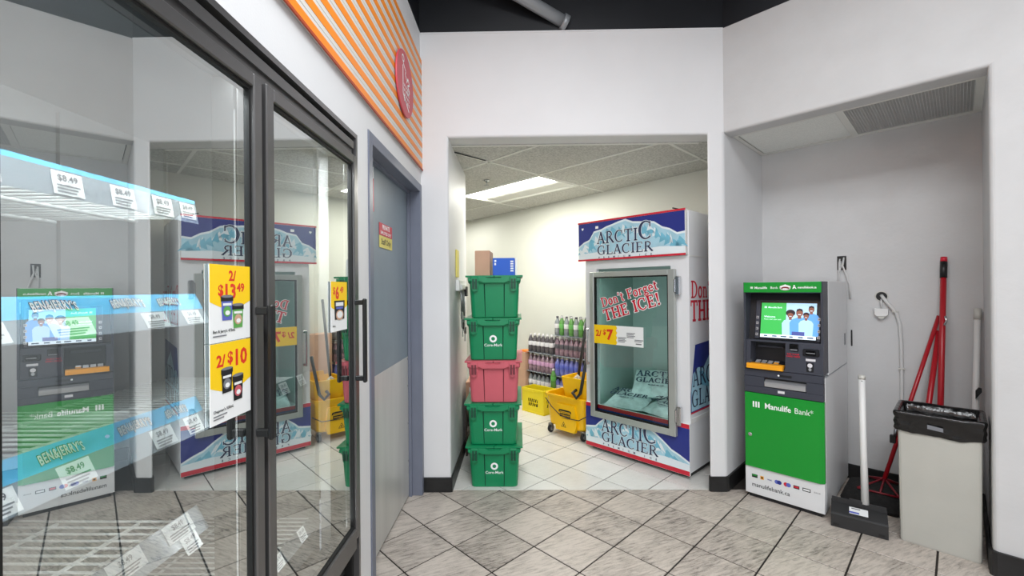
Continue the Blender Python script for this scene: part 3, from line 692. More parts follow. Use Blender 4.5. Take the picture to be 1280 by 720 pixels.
shelf(B0, B1, 0.835, (0.880, None, 0.826, 0.150, 0.120), [(0.69, 0.878, 0.08, 0.05), (0.80, 0.879, 0.075, 0.036), (0.93, 0.879, 0.075, 0.036), (0.955, 0.842, 0.045, 0.036)])
B0, B1 = 1.06, 1.655
shelf(B0, B1, 1.060, (1.095, None, 1.05, 0.150, 0.130), [(1.39, 1.092, 0.045, 0.036), (1.505, 1.096, 0.045, 0.036)], clear='dull_strip')
shelf(B0, B1, 0.520, (0.555, None, 0.51, 0.150, 0.130), [(1.35, 0.552, 0.045, 0.04), (1.50, 0.554, 0.045, 0.04)], clear='dull_strip')

# area lamps added inside the freezer to brighten its shelf strips
for x in (0.76, 1.36):
    for z, up in ((1.90, 0), (0.47, 1)):
        l = bpy.data.lights.new('freezer_fill', 'AREA'); l.shape = 'RECTANGLE'; l.size = 0.50; l.size_y = 0.02; l.energy = (0.7 if x < 1 else 0.5) if up else 3.0; l.color = (0.93, 0.98, 1.0)
        o = bpy.data.objects.new('freezer_fill', l); COL.objects.link(o)
        o.matrix_world = Matrix.Translation((FX-0.050, x, z)) @ Matrix.Rotation(PI/2, 4, 'Z') @ Matrix.Rotation(R(180 if up else 0)+R(-20 if up else 20), 4, 'X')
for x, rz_ in ((0.482, -30), (1.030, 30)):
    l = bpy.data.lights.new('freezer_fill', 'AREA'); l.shape = 'RECTANGLE'; l.size = 0.015; l.size_y = 1.30; l.energy = 1.9 if x < 0.6 else 0.9; l.color = (0.93, 0.98, 1.0)
    o = bpy.data.objects.new('freezer_fill', l); COL.objects.link(o); o.matrix_world = Matrix.Translation((FX-0.045, x, 1.18)) @ Matrix.Rotation(R(90), 4, 'Z') @ Matrix.Rotation(R(rz_), 4, 'Z') @ Matrix.Rotation(PI/2, 4, 'X')
# ---- printed posters taped to the freezer glass
def on_left(y, z, off=0.0): return (FX+off, y, z)
def poster_base(m, w, h, split):
    m.box(0, w, -0.0016, 0.0, 0, h, 0)
    top = [(0, h), (0, split)] + [(w*i/8, split-0.10*h*math.sin(PI*i/8)) for i in range(1, 8)] + [(w, split), (w, h)]
    m.xz(top, -0.0019, 1)
def tub(m, x, z, w, h, band, art, tilt=0.0):
    m.X = m.X @ Matrix.Translation((x, 0, z)) @ Matrix.Rotation(tilt, 4, 'Y')
    m.xz([(-w*0.40, 0), (w*0.40, 0), (w*0.48, h*0.8), (-w*0.48, h*0.8)], -0.0024, band)
    m.disc(0, h*0.36, w*0.34, h*0.22, -0.0028, art, 14); m.disc(0.02*w, h*0.30, w*0.2, h*0.1, -0.0030, 0, 10)
    m.rect(-w*0.52, w*0.52, h*0.78, h*0.98, -0.0026, 4); m.disc(0, h*0.98, w*0.5, h*0.06, -0.0027, 3, 14)
    m.rect(-w*0.36, w*0.36, h*0.60, h*0.70, -0.0028, 0)
    m.X = Matrix.Identity(4)
PM = ['paper', 'yellow_print', 'red_print', 'print_grey', 'print_black', 'lab_blue', 'lab_green', 'kraft', 'pink_tote']
p = thing('price_poster', 'yellow and white poster reading 2/$13.49, upper of two on left freezer door', 'poster', (FX-0.0+0.004, 0.869, 1.287), L90)
m = MB(); poster_base(m, 0.132, 0.163, 0.085); m.build('poster_sheet', PM, p)
m = MB(); m.text('2/', 0.030, 0.070, 0.130, -0.0022, 0, 'CENTER', bold=0.03); m.text('$', 0.032, 0.024, 0.098, -0.0022, 0, bold=0.03); m.text('13', 0.043, 0.040, 0.092, -0.0022, 0, bold=0.035); m.text('49', 0.026, 0.085, 0.106, -0.0022, 0, bold=0.03)
m.build('price_lettering', 'red_print', p, flat=True)
m = MB(); tub(m, 0.052, 0.045, 0.038, 0.052, 5, 6); tub(m, 0.088, 0.026, 0.038, 0.052, 6, 7)
m.text("Ben & Jerry's 473mL", 0.0085, 0.008, 0.020, -0.0024, 4, bold=0.02); m.rect(0.008, 0.05, 0.012, 0.0145, -0.0024, 3)
m.build('tub_picture', PM, p, flat=True)
p = thing('price_poster', 'yellow and white poster reading 2/$10, lower of two on left freezer door', 'poster', (FX+0.004, 0.869, 1.118), L90)
m = MB(); poster_base(m, 0.132, 0.167, 0.078); m.build('poster_sheet', PM, p)
m = MB(); m.text('2/', 0.034, 0.018, 0.118, -0.0022, 0, bold=0.03); m.text('$', 0.034, 0.052, 0.122, -0.0022, 0, bold=0.03); m.text('10', 0.048, 0.071, 0.114, -0.0022, 0, bold=0.035)
m.build('price_lettering', 'red_print', p, flat=True)
m = MB(); tub(m, 0.050, 0.060, 0.036, 0.052, 4, 3); tub(m, 0.086, 0.036, 0.036, 0.056, 4, 8)
m.text("Chapman's 500mL", 0.0085, 0.008, 0.024, -0.0024, 4, bold=0.02); m.rect(0.008, 0.05, 0.016, 0.0185, -0.0024, 3); m.rect(0.008, 0.04, 0.010, 0.0125, -0.0024, 3)
m.build('tub_picture', PM, p, flat=True)
p = thing('price_poster', 'small yellow and white poster reading $6.49 on the right freezer door', 'poster', (FX+0.004, 1.437, 1.253), L90)
m = MB(); poster_base(m, 0.135, 0.170, 0.085); m.build('poster_sheet', PM, p)
m = MB(); m.text('$', 0.034, 0.016, 0.128, -0.0022, 0, bold=0.02); m.text('6', 0.058, 0.036, 0.112, -0.0022, 0, bold=0.04); m.text('49', 0.030, 0.074, 0.132, -0.0022, 0, bold=0.03)
m.build('price_lettering', 'red_print', p, flat=True)
m = MB(); m.prism([(0.03, 0.04), (0.108, 0.04), (0.112, 0.105), (0.026, 0.105)], 'y', -0.0028, -0.0018, 4); m.disc(0.069, 0.055, 0.032, 0.018, -0.0030, 7, 16); m.disc(0.069, 0.056, 0.024, 0.012, -0.0032, 0, 16)
m.rect(0.036, 0.100, 0.086, 0.099, -0.0030, 0); m.rect(0.04, 0.096, 0.076, 0.083, -0.0030, 5)
m.text('473mL', 0.0085, 0.012, 0.016, -0.0024, 4, bold=0.02)
m.build('tub_picture', PM, p, flat=True)

# ---- striped fascia board above the freezer with the round red badge on it
o = thing('striped_fascia', 'orange and pale grey striped board high on the white wall over the freezer', 'sign board', (XL, 0, 2.217), L90)
m = MB(); m.box(-0.9, 2.984, -0.010, -0.0005, 0.0, 0.742); m.build('board', 'grey_stripe', o)
m = MB(); m.box(-0.9, 2.984, -0.016, -0.010, -0.006, 0.004); m.build('edge_trim', 'red_edge', o)
for i in range(11):
    z = 0.006+0.0715*i
    m = MB(); m.box(-0.9, 2.983, -0.0112, -0.0102, z, z+0.034); m.build('stripe', 'orange_stripe', o)
    if i < 10:
        m = MB(); m.box(-0.9, 2.983, -0.0108, -0.0102, z+0.050, z+0.053); m.build('groove', 'offwhite', o)
b = thing('round_badge', 'round dusty red badge with white drawing fixed on the striped board', 'sign', (XL+0.015, 2.497, 2.578), L90)
m = MB(); m.X = Matrix.Translation((0, 0, 0)) @ Matrix.Rotation(PI/2, 4, 'X'); m.lathe([(0.181, 0), (0.183, 0.002), (0.183, 0.008), (0.181, 0.010)], 40); m.build('badge_disc', 'badge', b)
m = MB(); y = -0.0108
def line(m, pts, w, mi=0):
    for a, c in zip(pts[:-1], pts[1:]):
        dx, dz = c[0]-a[0], c[1]-a[1]; l = math.hypot(dx, dz) or 1; nx, nz = -dz/l*w/2, dx/l*w/2
        m.xz([(a[0]+nx, a[1]+nz), (c[0]+nx, c[1]+nz), (c[0]-nx, c[1]-nz), (a[0]-nx, a[1]-nz)], y, mi)
line(m, [(-0.06, 0.085), (-0.06, -0.075), (0.07, -0.135)], 0.012)
m.disc(-0.055, 0.125, 0.024, 0.022, y, 0, 14, 0.6); line(m, [(-0.055, 0.1), (0.0, 0.075), (-0.01, 0.05), (0.02, 0.035)], 0.010)
line(m, [(0.02, 0.02), (0.05, 0.055), (0.085, 0.03), (0.04, 0.01), (0.085, -0.01), (0.06, -0.04), (0.02, -0.03)], 0.011)
for i in range(4):
    for j in range(4): line(m, [(-0.045+0.032*j, -0.010-0.026*i), (-0.030+0.034*j, -0.024-0.028*i), (-0.022+0.030*j, -0.006-0.028*i)], 0.006)
m.build('badge_drawing', 'white_ink', b, flat=True)

# ---- notices on the staff door
DX = XL-0.084
n = thing('door_notice', 'small red and yellow notice stuck on the grey staff door', 'notice', (DX+0.0015, 2.330, 1.625), L90)
m = MB(); m.box(0, 0.235, -0.0014, 0.0, 0.068, 0.135, 0); m.build('red_panel', 'signal_red', n)
m = MB(); m.text('PRIVATE', 0.036, 0.118, 0.104, -0.0018, 0, 'CENTER', bold=0.03); m.text('EMPLOYEES ONLY', 0.024, 0.118, 0.076, -0.0018, 0, 'CENTER', bold=0.02); m.build('lettering', 'white_ink', n, flat=True)
m = MB(); m.box(0.0, 0.235, -0.0014, 0.0, 0.0, 0.066, 0); m.build('yellow_panel', 'yellow_tag', n)
m = MB(); m.text('Staff Only', 0.044, 0.118, 0.020, -0.0018, 0, 'CENTER', bold=0.02); m.build('lettering', 'dark_wood', n, flat=True)
n = thing('door_strip', 'narrow red and white strip sticker on near edge of the grey staff door', 'notice', (DX+0.0015, 2.18, 1.80), L90)
m = MB(); m.box(0, 0.065, -0.0012, 0, 0, 0.17, 0); m.box(0, 0.065, -0.0012, 0, 0.172, 0.23, 1); m.build('sticker', ['signal_red', 'paper'], n)
m = MB(); m.text('A', 0.05, 0.033, 0.185, -0.0016, 0, 'CENTER', bold=0.03) if False else None
for i in range(3): m.rect(0.02, 0.045, 0.02+0.05*i, 0.05+0.05*i, -0.0016, 0)
m.build('sticker_print', 'white_ink', n, flat=True)
# ================================================================== STORAGE ROOM THINGS
# ---- fluorescent troffer in the ceiling (u, v grid is turned 45 degrees)
lx, ly = wpt(2.95, -2.67)
o = thing('ceiling_light', 'lit fluorescent troffer in the storage room ceiling', 'light', (lx, ly, CZ), PI/4)
# local x = u (0..0.61), local y = -v (0..1.22)
m = MB()
for a in ((0.012, 0.598, 0.012, 0.034), (0.012, 0.598, 1.186, 1.208), (0.012, 0.034, 0.034, 1.186), (0.576, 0.598, 0.034, 1.186)): m.box(a[0], a[1], a[2], a[3], -0.006, 0.05)
m.build('frame', 'tbar', o)
m = MB(); m.prism([(0.034, 0.0), (0.034, 0.09), (0.576, 0.09), (0.576, 0.0), (0.570, 0.0), (0.570, 0.084), (0.040, 0.084), (0.040, 0.0)], 'y', 0.034, 1.186); m.box(0.034, 0.576, 0.034, 0.040, 0, 0.09); m.box(0.034, 0.576, 1.18, 1.186, 0, 0.09)
m.build('reflector', 'tbar', o)
m = MB(); pr = [(0.045, 0.030), (0.075, 0.004), (0.165, -0.004), (0.265, 0.000), (0.325, 0.012), (0.350, 0.034), (0.350, 0.07), (0.045, 0.07)]
m.prism(pr, 'y', 0.045, 1.175); m.build('diffuser', 'lamp', o)
m = MB(); m.prism([(0.352, 0.03), (0.39, 0.012), (0.47, 0.020), (0.565, 0.006), (0.565, 0.02), (0.47, 0.04), (0.39, 0.03), (0.352, 0.05)], 'y', 0.045, 1.175); m.build('side_louver', 'tbar', o)
area('troffer_light', (wpt(3.255, -3.28)[0], wpt(3.255, -3.28)[1], CZ-0.03), (0.5, 1.1), 8, (1.0, 0.982, 0.91), (0, 0, PI/4))
area('troffer_light', (-1.1, 6.2, CZ-0.03), (0.5, 1.1), 6, (1.0, 0.982, 0.91), (0, 0, PI/4))
o = thing('sprinkler_head', 'small chrome sprinkler head under the storage ceiling', 'sprinkler', (-0.297, 4.155, CZ))
m = MB(); m.lathe([(0.035, 0.0), (0.034, -0.004), (0.012, -0.010)], 14); m.build('escutcheon', 'chrome', o)
m = MB(); m.lathe([(0.009, 0), (0.009, -0.022), (0.004, -0.024), (0.004, -0.045), (0.026, -0.047), (0.026, -0.049)], 12); m.build('deflector', 'steel', o)

# ---- stack of five lidded totes
TOTE_H = 0.298
def make_tote(name, label, colour, dark, loc, group, logo, rz=0.0):
    t = thing(name, label, 'tote', loc, rz, group)
    def rr(w, d, z, r=0.03, n=3):
        out = []
        for cx, cy, a0 in ((w/2-r, d/2-r, 0), (-w/2+r, d/2-r, 90), (-w/2+r, -d/2+r, 180), (w/2-r, -d/2+r, 270)):
            for i in range(n+1):
                a = R(a0+90*i/n); out.append((cx+r*math.cos(a), cy+r*math.sin(a)+0.275, z))
        return out
    m = MB(); H = TOTE_H
    m.loft([rr(0.318, 0.47, 0.0), rr(0.326, 0.478, 0.004), rr(0.352, 0.510, H-0.055)], 0, False, True)
    m.build('body', colour, t)
    # rim band under the lid, with a wavy interlocked lip in front
    m = MB(); m.loft([rr(0.358, 0.520, H-0.060), rr(0.372, 0.535, H-0.048), rr(0.376, 0.540, H-0.018)], 0, False, True); m.build('rim', colour, t)
    lid = thing('lid', None, None); lid.parent = t
    y0 = 0.003
    for sgn in (-1, 1):
        m = MB()
        pts = [(sgn*0.200, y0), (sgn*0.200, 0.548)]
        for i in range(13):
            yy = 0.548-(0.545)*i/12; pts.append((sgn*0.003+0.020*(1 if i % 2 else -1)*(0.9 if 0 < i < 12 else 0)*1.0, yy))
        m.prism(pts, 'z', H-0.014, H-0.002)
        k = m.build('lid_half', colour, lid)
    m = MB()
    wav = [(-0.180, H-0.018), (-0.120, H-0.018), (-0.10, H-0.010), (-0.06, H-0.012), (-0.04, H-0.026), (0.04, H-0.026), (0.055, H-0.012), (0.10, H-0.010), (0.12, H-0.018), (0.180, H-0.018),
           (0.180, H-0.040), (0.10, H-0.040), (0.075, H-0.052), (-0.075, H-0.052), (-0.10, H-0.040), (-0.180, H-0.040)]
    m.prism(wav, 'y', -0.005, 0.02); m.build('front_lip', colour, t)
    for x in (-0.134, 0.134):
        m = MB(); m.box(x-0.026, x+0.026, -0.012, 0.02, H-0.050, H-0.012, ch=0.004); m.prism([(x-0.026, H-0.05), (x-0.020, H-0.105), (x-0.008, H-0.112), (x+0.008, H-0.112), (x+0.020, H-0.105), (x+0.026, H-0.05)], 'y', -0.002, 0.03)
        l = m.build('latch', colour, t)
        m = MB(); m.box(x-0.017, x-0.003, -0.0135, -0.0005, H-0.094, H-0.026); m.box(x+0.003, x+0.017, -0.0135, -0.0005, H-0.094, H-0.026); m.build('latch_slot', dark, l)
    # two shallow ribs down the front
    for x, tp in ((-0.066, -0.004), (0.066, 0.004)):
        m = MB(); zb, zt = 0.006, H-0.058
        yb, yt = 0.0385, 0.0205
        m.add([(x-0.003, yb-0.001, zb), (x+0.003, yb-0.005, zb), (x+0.006, yb+0.004, zb), (x-0.006, yb+0.004, zb), (x-0.003+tp, yt-0.001, zt), (x+0.003+tp, yt-0.005, zt), (x+0.006+tp, yt+0.004, zt), (x-0.006+tp, yt+0.004, zt)],
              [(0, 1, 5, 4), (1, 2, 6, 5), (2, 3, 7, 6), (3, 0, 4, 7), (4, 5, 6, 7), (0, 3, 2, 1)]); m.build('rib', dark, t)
    if logo:
        m = MB(); m.disc(0, 0.150, 0.026, 0.026, 0, 0, 24, 0.5); m.text('Core-Mark', 0.028, 0, 0.096, 0, 0, 'CENTER', bold=0.01)
        k = (0.0385-0.0205)/(H-0.058)
        m.v = [(p[0], 0.0385-k*p[2]-0.0015, p[2]) for p in m.v]
        m.build('lettering', 'white_ink', t, flat=True)
    return t
tx, ty = -0.179, 2.996+0.02
G = 'stacked lidded totes'
make_tote('storage_tote', 'green lidded tote with white logo at the bottom of the stack', 'green_tote', 'green_dark', (tx, ty+0.004, 0), G, True)
make_tote('storage_tote', 'green lidded tote with white logo, directly under the pink tote', 'green_tote', 'green_dark', (tx-0.006, ty+0.006, TOTE_H*1), G, True)
make_tote('storage_tote', 'faded pink red tote in the middle of the green stack', 'pink_tote', 'pink_dark', (tx+0.000, ty, TOTE_H*2), G, False, R(-0.6))
make_tote('storage_tote', 'green lidded tote with white logo, resting on the pink tote', 'green_tote', 'green_dark', (tx-0.001, ty+0.004, TOTE_H*3), G, True)
make_tote('storage_tote', 'plain green tote without logo at the top of the stack', 'green_tote', 'green_dark', (tx+0.010, ty+0.002, TOTE_H*4), G, False)
ZT = TOTE_H*5
def carton(name, label, loc, w, d, h, mt, rz=0.0, top=None, extra=None):
    t = thing(name, label, 'box', loc, rz)
    m = MB(); m.box(0, w, 0, d, 0, h, ch=0.002); m.build('box_body', mt, t)
    m = MB(); m.box(0.004, w/2-0.001, 0.004, d-0.004, h, h+0.002); m.build('flap', mt, t); m = MB(); m.box(w/2+0.001, w-0.004, 0.004, d-0.004, h, h+0.002); m.build('flap', mt, t)
    if extra: extra(t)
    return t
carton('cardboard_box', 'tall brown cardboard box on top of the tote stack', (-0.318, 3.19, ZT-0.001), 0.112, 0.20, 0.185, 'kraft', R(-3))
def blue_extra(t):
    m = MB(); m.box(0.1625, 0.176, 0.0, 0.13, 0.0, 0.126); m.build('white_end', 'paper', t)
    m = MB()
    for i in range(5): m.rect(0.128, 0.150, 0.03+0.017*i, 0.040+0.017*i, -0.0006, 0)
    m.rect(0.012, 0.026, 0.100, 0.114, -0.0006, 0); m.rect(0.012, 0.024, 0.076, 0.092, -0.0006, 0); m.build('white_print', 'white_ink', t, flat=True)
carton('carton', 'bright blue carton with white end on top of the tote stack', (-0.184, 3.14, ZT-0.001), 0.161, 0.13, 0.126, 'blue_card', R(1), extra=blue_extra)

# ---- key rack on the short wall left of the totes
k = thing('key_rack', 'white wall bracket hung with keys and rings beside the tote stack', 'key rack', (JX+0.001, 3.42, 1.38), PI/2)
# local x along the wall (world y), local y into the wall
m = MB(); m.box(-0.14, 0.17, -0.030, 0.0, 0.0, 0.085, ch=0.004); m.box(-0.10, 0.13, -0.045, -0.030, 0.01, 0.05, ch=0.003); m.build('bracket', 'white_plastic', k)
m = MB(); m.box(0.11, 0.20, -0.055, -0.030, -0.045, 0.035, ch=0.004); m.build('black_fob', 'black', k)
for i, (x, l) in enumerate(((-0.09, 0.16), (-0.03, 0.24), (0.04, 0.20), (0.10, 0.29))):
    m = MB(); m.tube([(x, -0.032, 0.004), (x+0.005, -0.036, -l*0.5), (x+0.01, -0.034, -l)], 0.006, 6); kk = m.build('key_strap', 'steel', k)
    m = MB(); m.X = Matrix.Translation((x+0.01, -0.036, -l-0.030)) @ Matrix.Rotation(PI/2, 4, 'X')
    rg = [(0.028*math.cos(2*PI*j/14), 0.028*math.sin(2*PI*j/14), 0) for j in range(15)]; m.tube(rg, 0.005, 5, 0, False); m.build('key_ring', 'steel', kk)
    m = MB(); m.box(x-0.004, x+0.022, -0.040, -0.033, -l-0.12, -l-0.05, ch=0.002); m.build('key', 'chrome' if i % 2 else 'steel', kk)
    m = MB(); m.box(x+0.008, x+0.034, -0.046, -0.040, -l-0.06, -l-0.005, ch=0.002)
    m.build('key_tag', 'black' if i % 2 else 'offwhite', kk)
o = tag(MB().box(-0.02, 0.10, -0.012, 0.0, 0.0, 0.21, ch=0.003).build('yellow_strip', 'yellow_tag', loc=(JX+0.001, 3.30, 1.485), rz=PI/2), 'faded yellow strip on the white wall above the key rack', 'strip')

# ---- dark shelf with cartons squeezed between that wall and the totes
o = thing('low_shelf', 'low dark brown shelf unit behind the tote stack', 'shelf', (-0.450, 3.62, 0))
m = MB()
for x in (0.0, 0.20):
    m.box(x, x+0.015, 0.0, 0.33, 0.0, 0.46)
m.build('shelf_side', 'dark_wood', o)
for z in (0.06, 0.25, 0.445):
    m = MB(); m.box(0.016, 0.199, 0.0, 0.33, z, z+0.015); m.build('shelf_board', 'dark_wood', o)
carton('cardboard_box', 'brown carton with white label on the dark shelf behind the totes', (-0.447, 3.63, 0.462), 0.19, 0.28, 0.15, 'kraft', 0, extra=lambda t: MB().rect(0.03, 0.09, 0.05, 0.11, -0.001).build('label', 'paper', t, flat=True))

# ---- cases of bottled drinks stacked against the cream wall
def make_bottle(name, label, liquid, lab, cap, group):
    t = thing(name, label, 'bottle', (0, 0, 0), 0, group)
    m = MB(); m.lathe([(r_*1.045, h_*1.045) for r_, h_ in [(0.022, 0.0), (0.031, 0.006), (0.0315, 0.05), (0.029, 0.066), (0.0315, 0.082), (0.0315, 0.125), (0.026, 0.150), (0.0145, 0.178), (0.0115, 0.190)]], 10); m.build('bottle_body', liquid, t)
    m = MB(); m.lathe([(r_*1.045, h_*1.045) for r_, h_ in [(0.0322, 0.078), (0.0324, 0.080), (0.0324, 0.124), (0.0318, 0.126)]], 10, cap=False); m.build('label', lab, t)
    m = MB(); m.lathe([(r_*1.045, h_*1.045) for r_, h_ in [(0.0142, 0.188), (0.0142, 0.207), (0.012, 0.209)]], 8); m.build('cap', cap, t)
    return t
SC = 3.60
def stack_loc(s, c, z): a = sw(s, c); return (a[0], a[1], z)
LAYER = 0.2345
spec = {  # (block, layer) : liquid, label, cap, words
 ('L', 0): ('water', 'lab_white', 'black', 'clear bottle with white label and black cap, bottom layer of left case stack'),
 ('L', 1): ('pinkish', 'lab_pink', 'lab_white', 'dark bottle with pale pink label, middle layer of left case stack'),
 ('L', 2): ('cola', 'lab_white', 'lab_white', 'dark grey bottle with white cap, top layer of left case stack'),
 ('R', 0): ('berry', 'lab_white', 'black', 'violet bottle with white label, bottom layer of right case stack'),
 ('R', 1): ('berry', 'lab_blue', 'lab_white', 'blue violet bottle, second layer of right case stack'),
 ('R', 2): ('pinkish', 'lab_dark', 'lab_white', 'greyish pink bottle, third layer of right case stack'),
 ('R', 3): ('water', 'lab_white', 'lab_dark', 'clear bottle with grey cap, top layer of right case stack'),
}
base_top = 0.151
ORD = ['first', 'second', 'third', 'fourth', 'fifth', 'sixth', 'seventh']
def words_for(green, blk, ly, r, i, words):
    head = 'lime green bottle' if green else words.split(',')[0].split(' with')[0]
    return '%s, %s from left in %s row, %s layer of %s case stack' % (head, ORD[i], ['front', 'back'][r], ['bottom', 'second', 'third', 'top'][ly], 'left' if blk == 'L' else 'right')
for blk, s0, n, layers in (('L', -4.012, 6, 3), ('R', -3.553, 7, 4)):
    a = stack_loc(s0-0.01, SC-0.01, 0)
    t = thing('drink_carton', 'brown cardboard base carton under the %s stack of bottle cases' % ('left' if blk == 'L' else 'right'), 'carton', a, SW_RZ, 'base cartons under the bottle cases')
    m = MB(); m.box(0, n*0.0735-0.002, 0, 0.165, 0, base_top-0.006, ch=0.002); m.build('carton_body', 'kraft', t)
    m = MB(); m.box(0.0, n*0.0735-0.002, -0.0012, 0, 0.06, 0.08); m.build('tape', 'offwhite', t)
    for ly in range(layers):
        z = base_top+LAYER*ly
        a = stack_loc(s0-0.006, SC-0.006, z-0.006)
        tag(MB().box(0, n*0.0735-0.01, 0, 0.155, 0, 0.006).build('case_tray', 'kraft' if ly == 0 else 'clear_strip', loc=a, rz=SW_RZ), '%s tray under the %s layer of bottles in the %s stack' % ('cardboard' if ly == 0 else 'clear', ['lowest', 'second', 'third', 'fourth'][ly], 'left' if blk == 'L' else 'right'), 'tray', 'trays between bottle layers')
        lq, lb, cp, words = spec[blk, ly]
        proto = make_bottle('drink_bottle', words, lq, lb, cp, 'bottles in the %s stack, layer %s' % ('left' if blk == 'L' else 'right', ['one', 'two', 'three', 'four'][ly]))
        alt = None
        if (blk, ly) == ('R', 3): alt = make_bottle('drink_bottle', 'lime green bottle in the top layer of right case stack', 'lime', 'lab_green', 'lab_white', 'lime green bottles on top')
        first = True; afirst = True
        for r in range(2):
            for i in range(n):
                loc = stack_loc(s0+0.037+0.0725*i, SC+0.036+0.073*r, z)
                if alt and i % 2 == 1:
                    o = alt if afirst else copy_tree(alt); afirst = False
                else:
                    o = proto if first else copy_tree(proto); first = False
                o['label'] = words_for(alt is not None and i % 2 == 1, blk, ly, r, i, words)
                o.location = loc; o.rotation_euler = (0, 0, random.uniform(0, 6))
g = make_bottle('drink_bottle', 'single green bottle standing before the bottle stacks behind the yellow bucket', 'lime', 'lab_green', 'lab_white', None); g.location = stack_loc(-3.50, SC-0.055, 0.258)
tag(MB().box(0, 0.16, 0, 0.075, 0, 0.257, ch=0.002).build('cardboard_block', 'kraft', loc=stack_loc(-3.53, SC-0.093, 0), rz=SW_RZ), 'small cardboard block under the single green bottle', 'box')
t = carton('cardboard_box', 'tall brown carton standing at the left end of the bottle stacks', stack_loc(-4.20, SC-0.02, 0), 0.175, 0.19, 0.60, 'kraft', SW_RZ)
tag(MB().box(0, 0.15, 0, 0.10, 0, 0.02, ch=0.003).build('orange_lid', 'orange_stripe', loc=stack_loc(-4.15, SC+0.01, 0.603), rz=SW_RZ), 'flat orange lid lying on the tall carton by the bottles', 'lid')
# ---- kraft carton half hidden behind the ice cabinet
carton('cardboard_box', 'brown carton at right end of bottle stacks behind the ice cabinet', stack_loc(-3.02, SC+0.0, 0), 0.26, 0.17, 0.93, 'kraft', SW_RZ)

# ---- yellow milk crate
def milk_crate(label, loc, rz):
    t = thing('milk_crate', label, 'crate', loc, rz); w, d, h = 0.33, 0.195, 0.27
    for nm, a in (('crate_side', 0), ('crate_side', 1), ('crate_side', 2), ('crate_side', 3)):
        m = MB(); ww = w; w = w if a % 2 == 0 else d; dd = d if a % 2 == 0 else ww
        m.X = Matrix.Translation((ww/2, d/2, 0)) @ Matrix.Rotation(a*PI/2, 4, 'Z') @ Matrix.Translation((-w/2, -dd/2, 0))
        xa, xb = w*0.27, w*0.73
        m.box(0.0, w-0.012, 0.0, 0.010, 0.0, 0.075); m.box(0, w-0.012, 0.0, 0.010, 0.160, h)
        m.box(0, xa, 0, 0.010, 0.075, 0.160); m.box(xb, w-0.012, 0, 0.010, 0.075, 0.160); m.box(xa, xb, 0.0, 0.010, 0.113, 0.119)
        m.box(-0.003, w-0.012, -0.005, 0.0, h-0.03, h, ch=0.002); m.box(-0.003, w-0.012, -0.005, 0.0, 0.0, 0.02, ch=0.002)
        for i in range(int((xb-xa)/0.028)):      # diagonal lattice
            x = xa-0.004+0.028*i
            m.prism([(x, 0.076), (x+0.008, 0.076), (x+0.034, 0.159), (x+0.026, 0.159)], 'y', 0.002, 0.009)
        m.build(nm, 'crate_yellow', t); w = ww
    m = MB(); m.box(0.012, w-0.012, 0.012, d-0.012, 0.004, 0.014); m.build('crate_floor', 'crate_yellow', t)
    m = MB(); m.box(0.014, w-0.014, 0.014, d-0.014, 0.0145, 0.18); m.build('crate_contents', 'black', t)
milk_crate('yellow plastic milk crate between the tote stack and the mop bucket', (0.035, 4.985, 0), R(-46))

# ---- yellow mop bucket with wringer
BRZ = R(-45)
bk = thing('mop_bucket', 'yellow mop bucket on casters with wringer, left of the ice cabinet', 'bucket', (0.255, 4.235, 0), BRZ)
W0, D0 = 0.46, 0.36
def rrect(x0, x1, y0, y1, z, r=0.05, n=4):
    out = []
    for cx, cy, a0 in ((x1-r, y1-r, 0), (x0+r, y1-r, 90), (x0+r, y0+r, 180), (x1-r, y0+r, 270)):
        for i in range(n+1):
            a = R(a0+90*i/n); out.append((cx+r*math.cos(a), cy+r*math.sin(a), z))
    return out
m = MB()
outer = [rrect(0.03, W0-0.03, 0.03, D0-0.03, 0.085), rrect(0.02, W0-0.02, 0.02, D0-0.02, 0.10), rrect(0.0, W0, 0.0, D0, 0.36), rrect(-0.012, W0+0.012, -0.012, D0+0.012, 0.362), rrect(-0.014, W0+0.014, -0.014, D0+0.014, 0.385),
         rrect(0.004, W0-0.004, 0.004, D0-0.004, 0.385), rrect(0.030, W0-0.03, 0.03, D0-0.03, 0.11)]
m.loft(outer, 0, False, True)
m.build('bucket_body', 'bucket', bk)
m = MB(); m.prism([(0.14, 0.065), (0.36, 0.065), (0.38, 0.13), (0.36, 0.31), (0.15, 0.31), (0.13, 0.13)], 'y', -0.014, 0.022); m.build('front_panel', 'bucket', bk)
m = MB(); m.xz([(0.175, 0.235), (0.18, 0.258), (0.20, 0.262), (0.30, 0.262), (0.322, 0.256), (0.327, 0.235)], -0.0146, 0); m.rect(0.19, 0.315, 0.195, 0.228, -0.0146, 0); m.rect(0.19, 0.312, 0.240, 0.246, -0.0150, 1)
mm = MB(); mm.text('Rubbermaid', 0.022, 0.2525, 0.205, -0.0150, 1, 'CENTER', bold=0.02); m.add(mm.v, mm.f, 1)
mm = MB(); mm.text('COMMERCIAL', 0.012, 0.2525, 0.180, -0.0146, 0, 'CENTER'); m.add(mm.v, mm.f, 0)
m.xz([(0.205, 0.10), (0.265, 0.10), (0.235, 0.152)], -0.0146, 0); m.xz([(0.213, 0.105), (0.257, 0.105), (0.235, 0.143)], -0.0149, 2); m.disc(0.235, 0.118, 0.007, 0.009, -0.0152, 0, 10)
m.build('bucket_print', ['print_black', 'bucket', 'bucket'], bk, flat=True)
m = MB(); m.tube([(0.02, -0.02, 0.34), (0.10, -0.026, 0.27), (0.20, -0.030, 0.215), (0.30, -0.030, 0.195), (0.42, -0.026, 0.20), (0.50, -0.01, 0.25)], 0.0045, 8); m.build('carry_handle', 'dark_wood', bk)
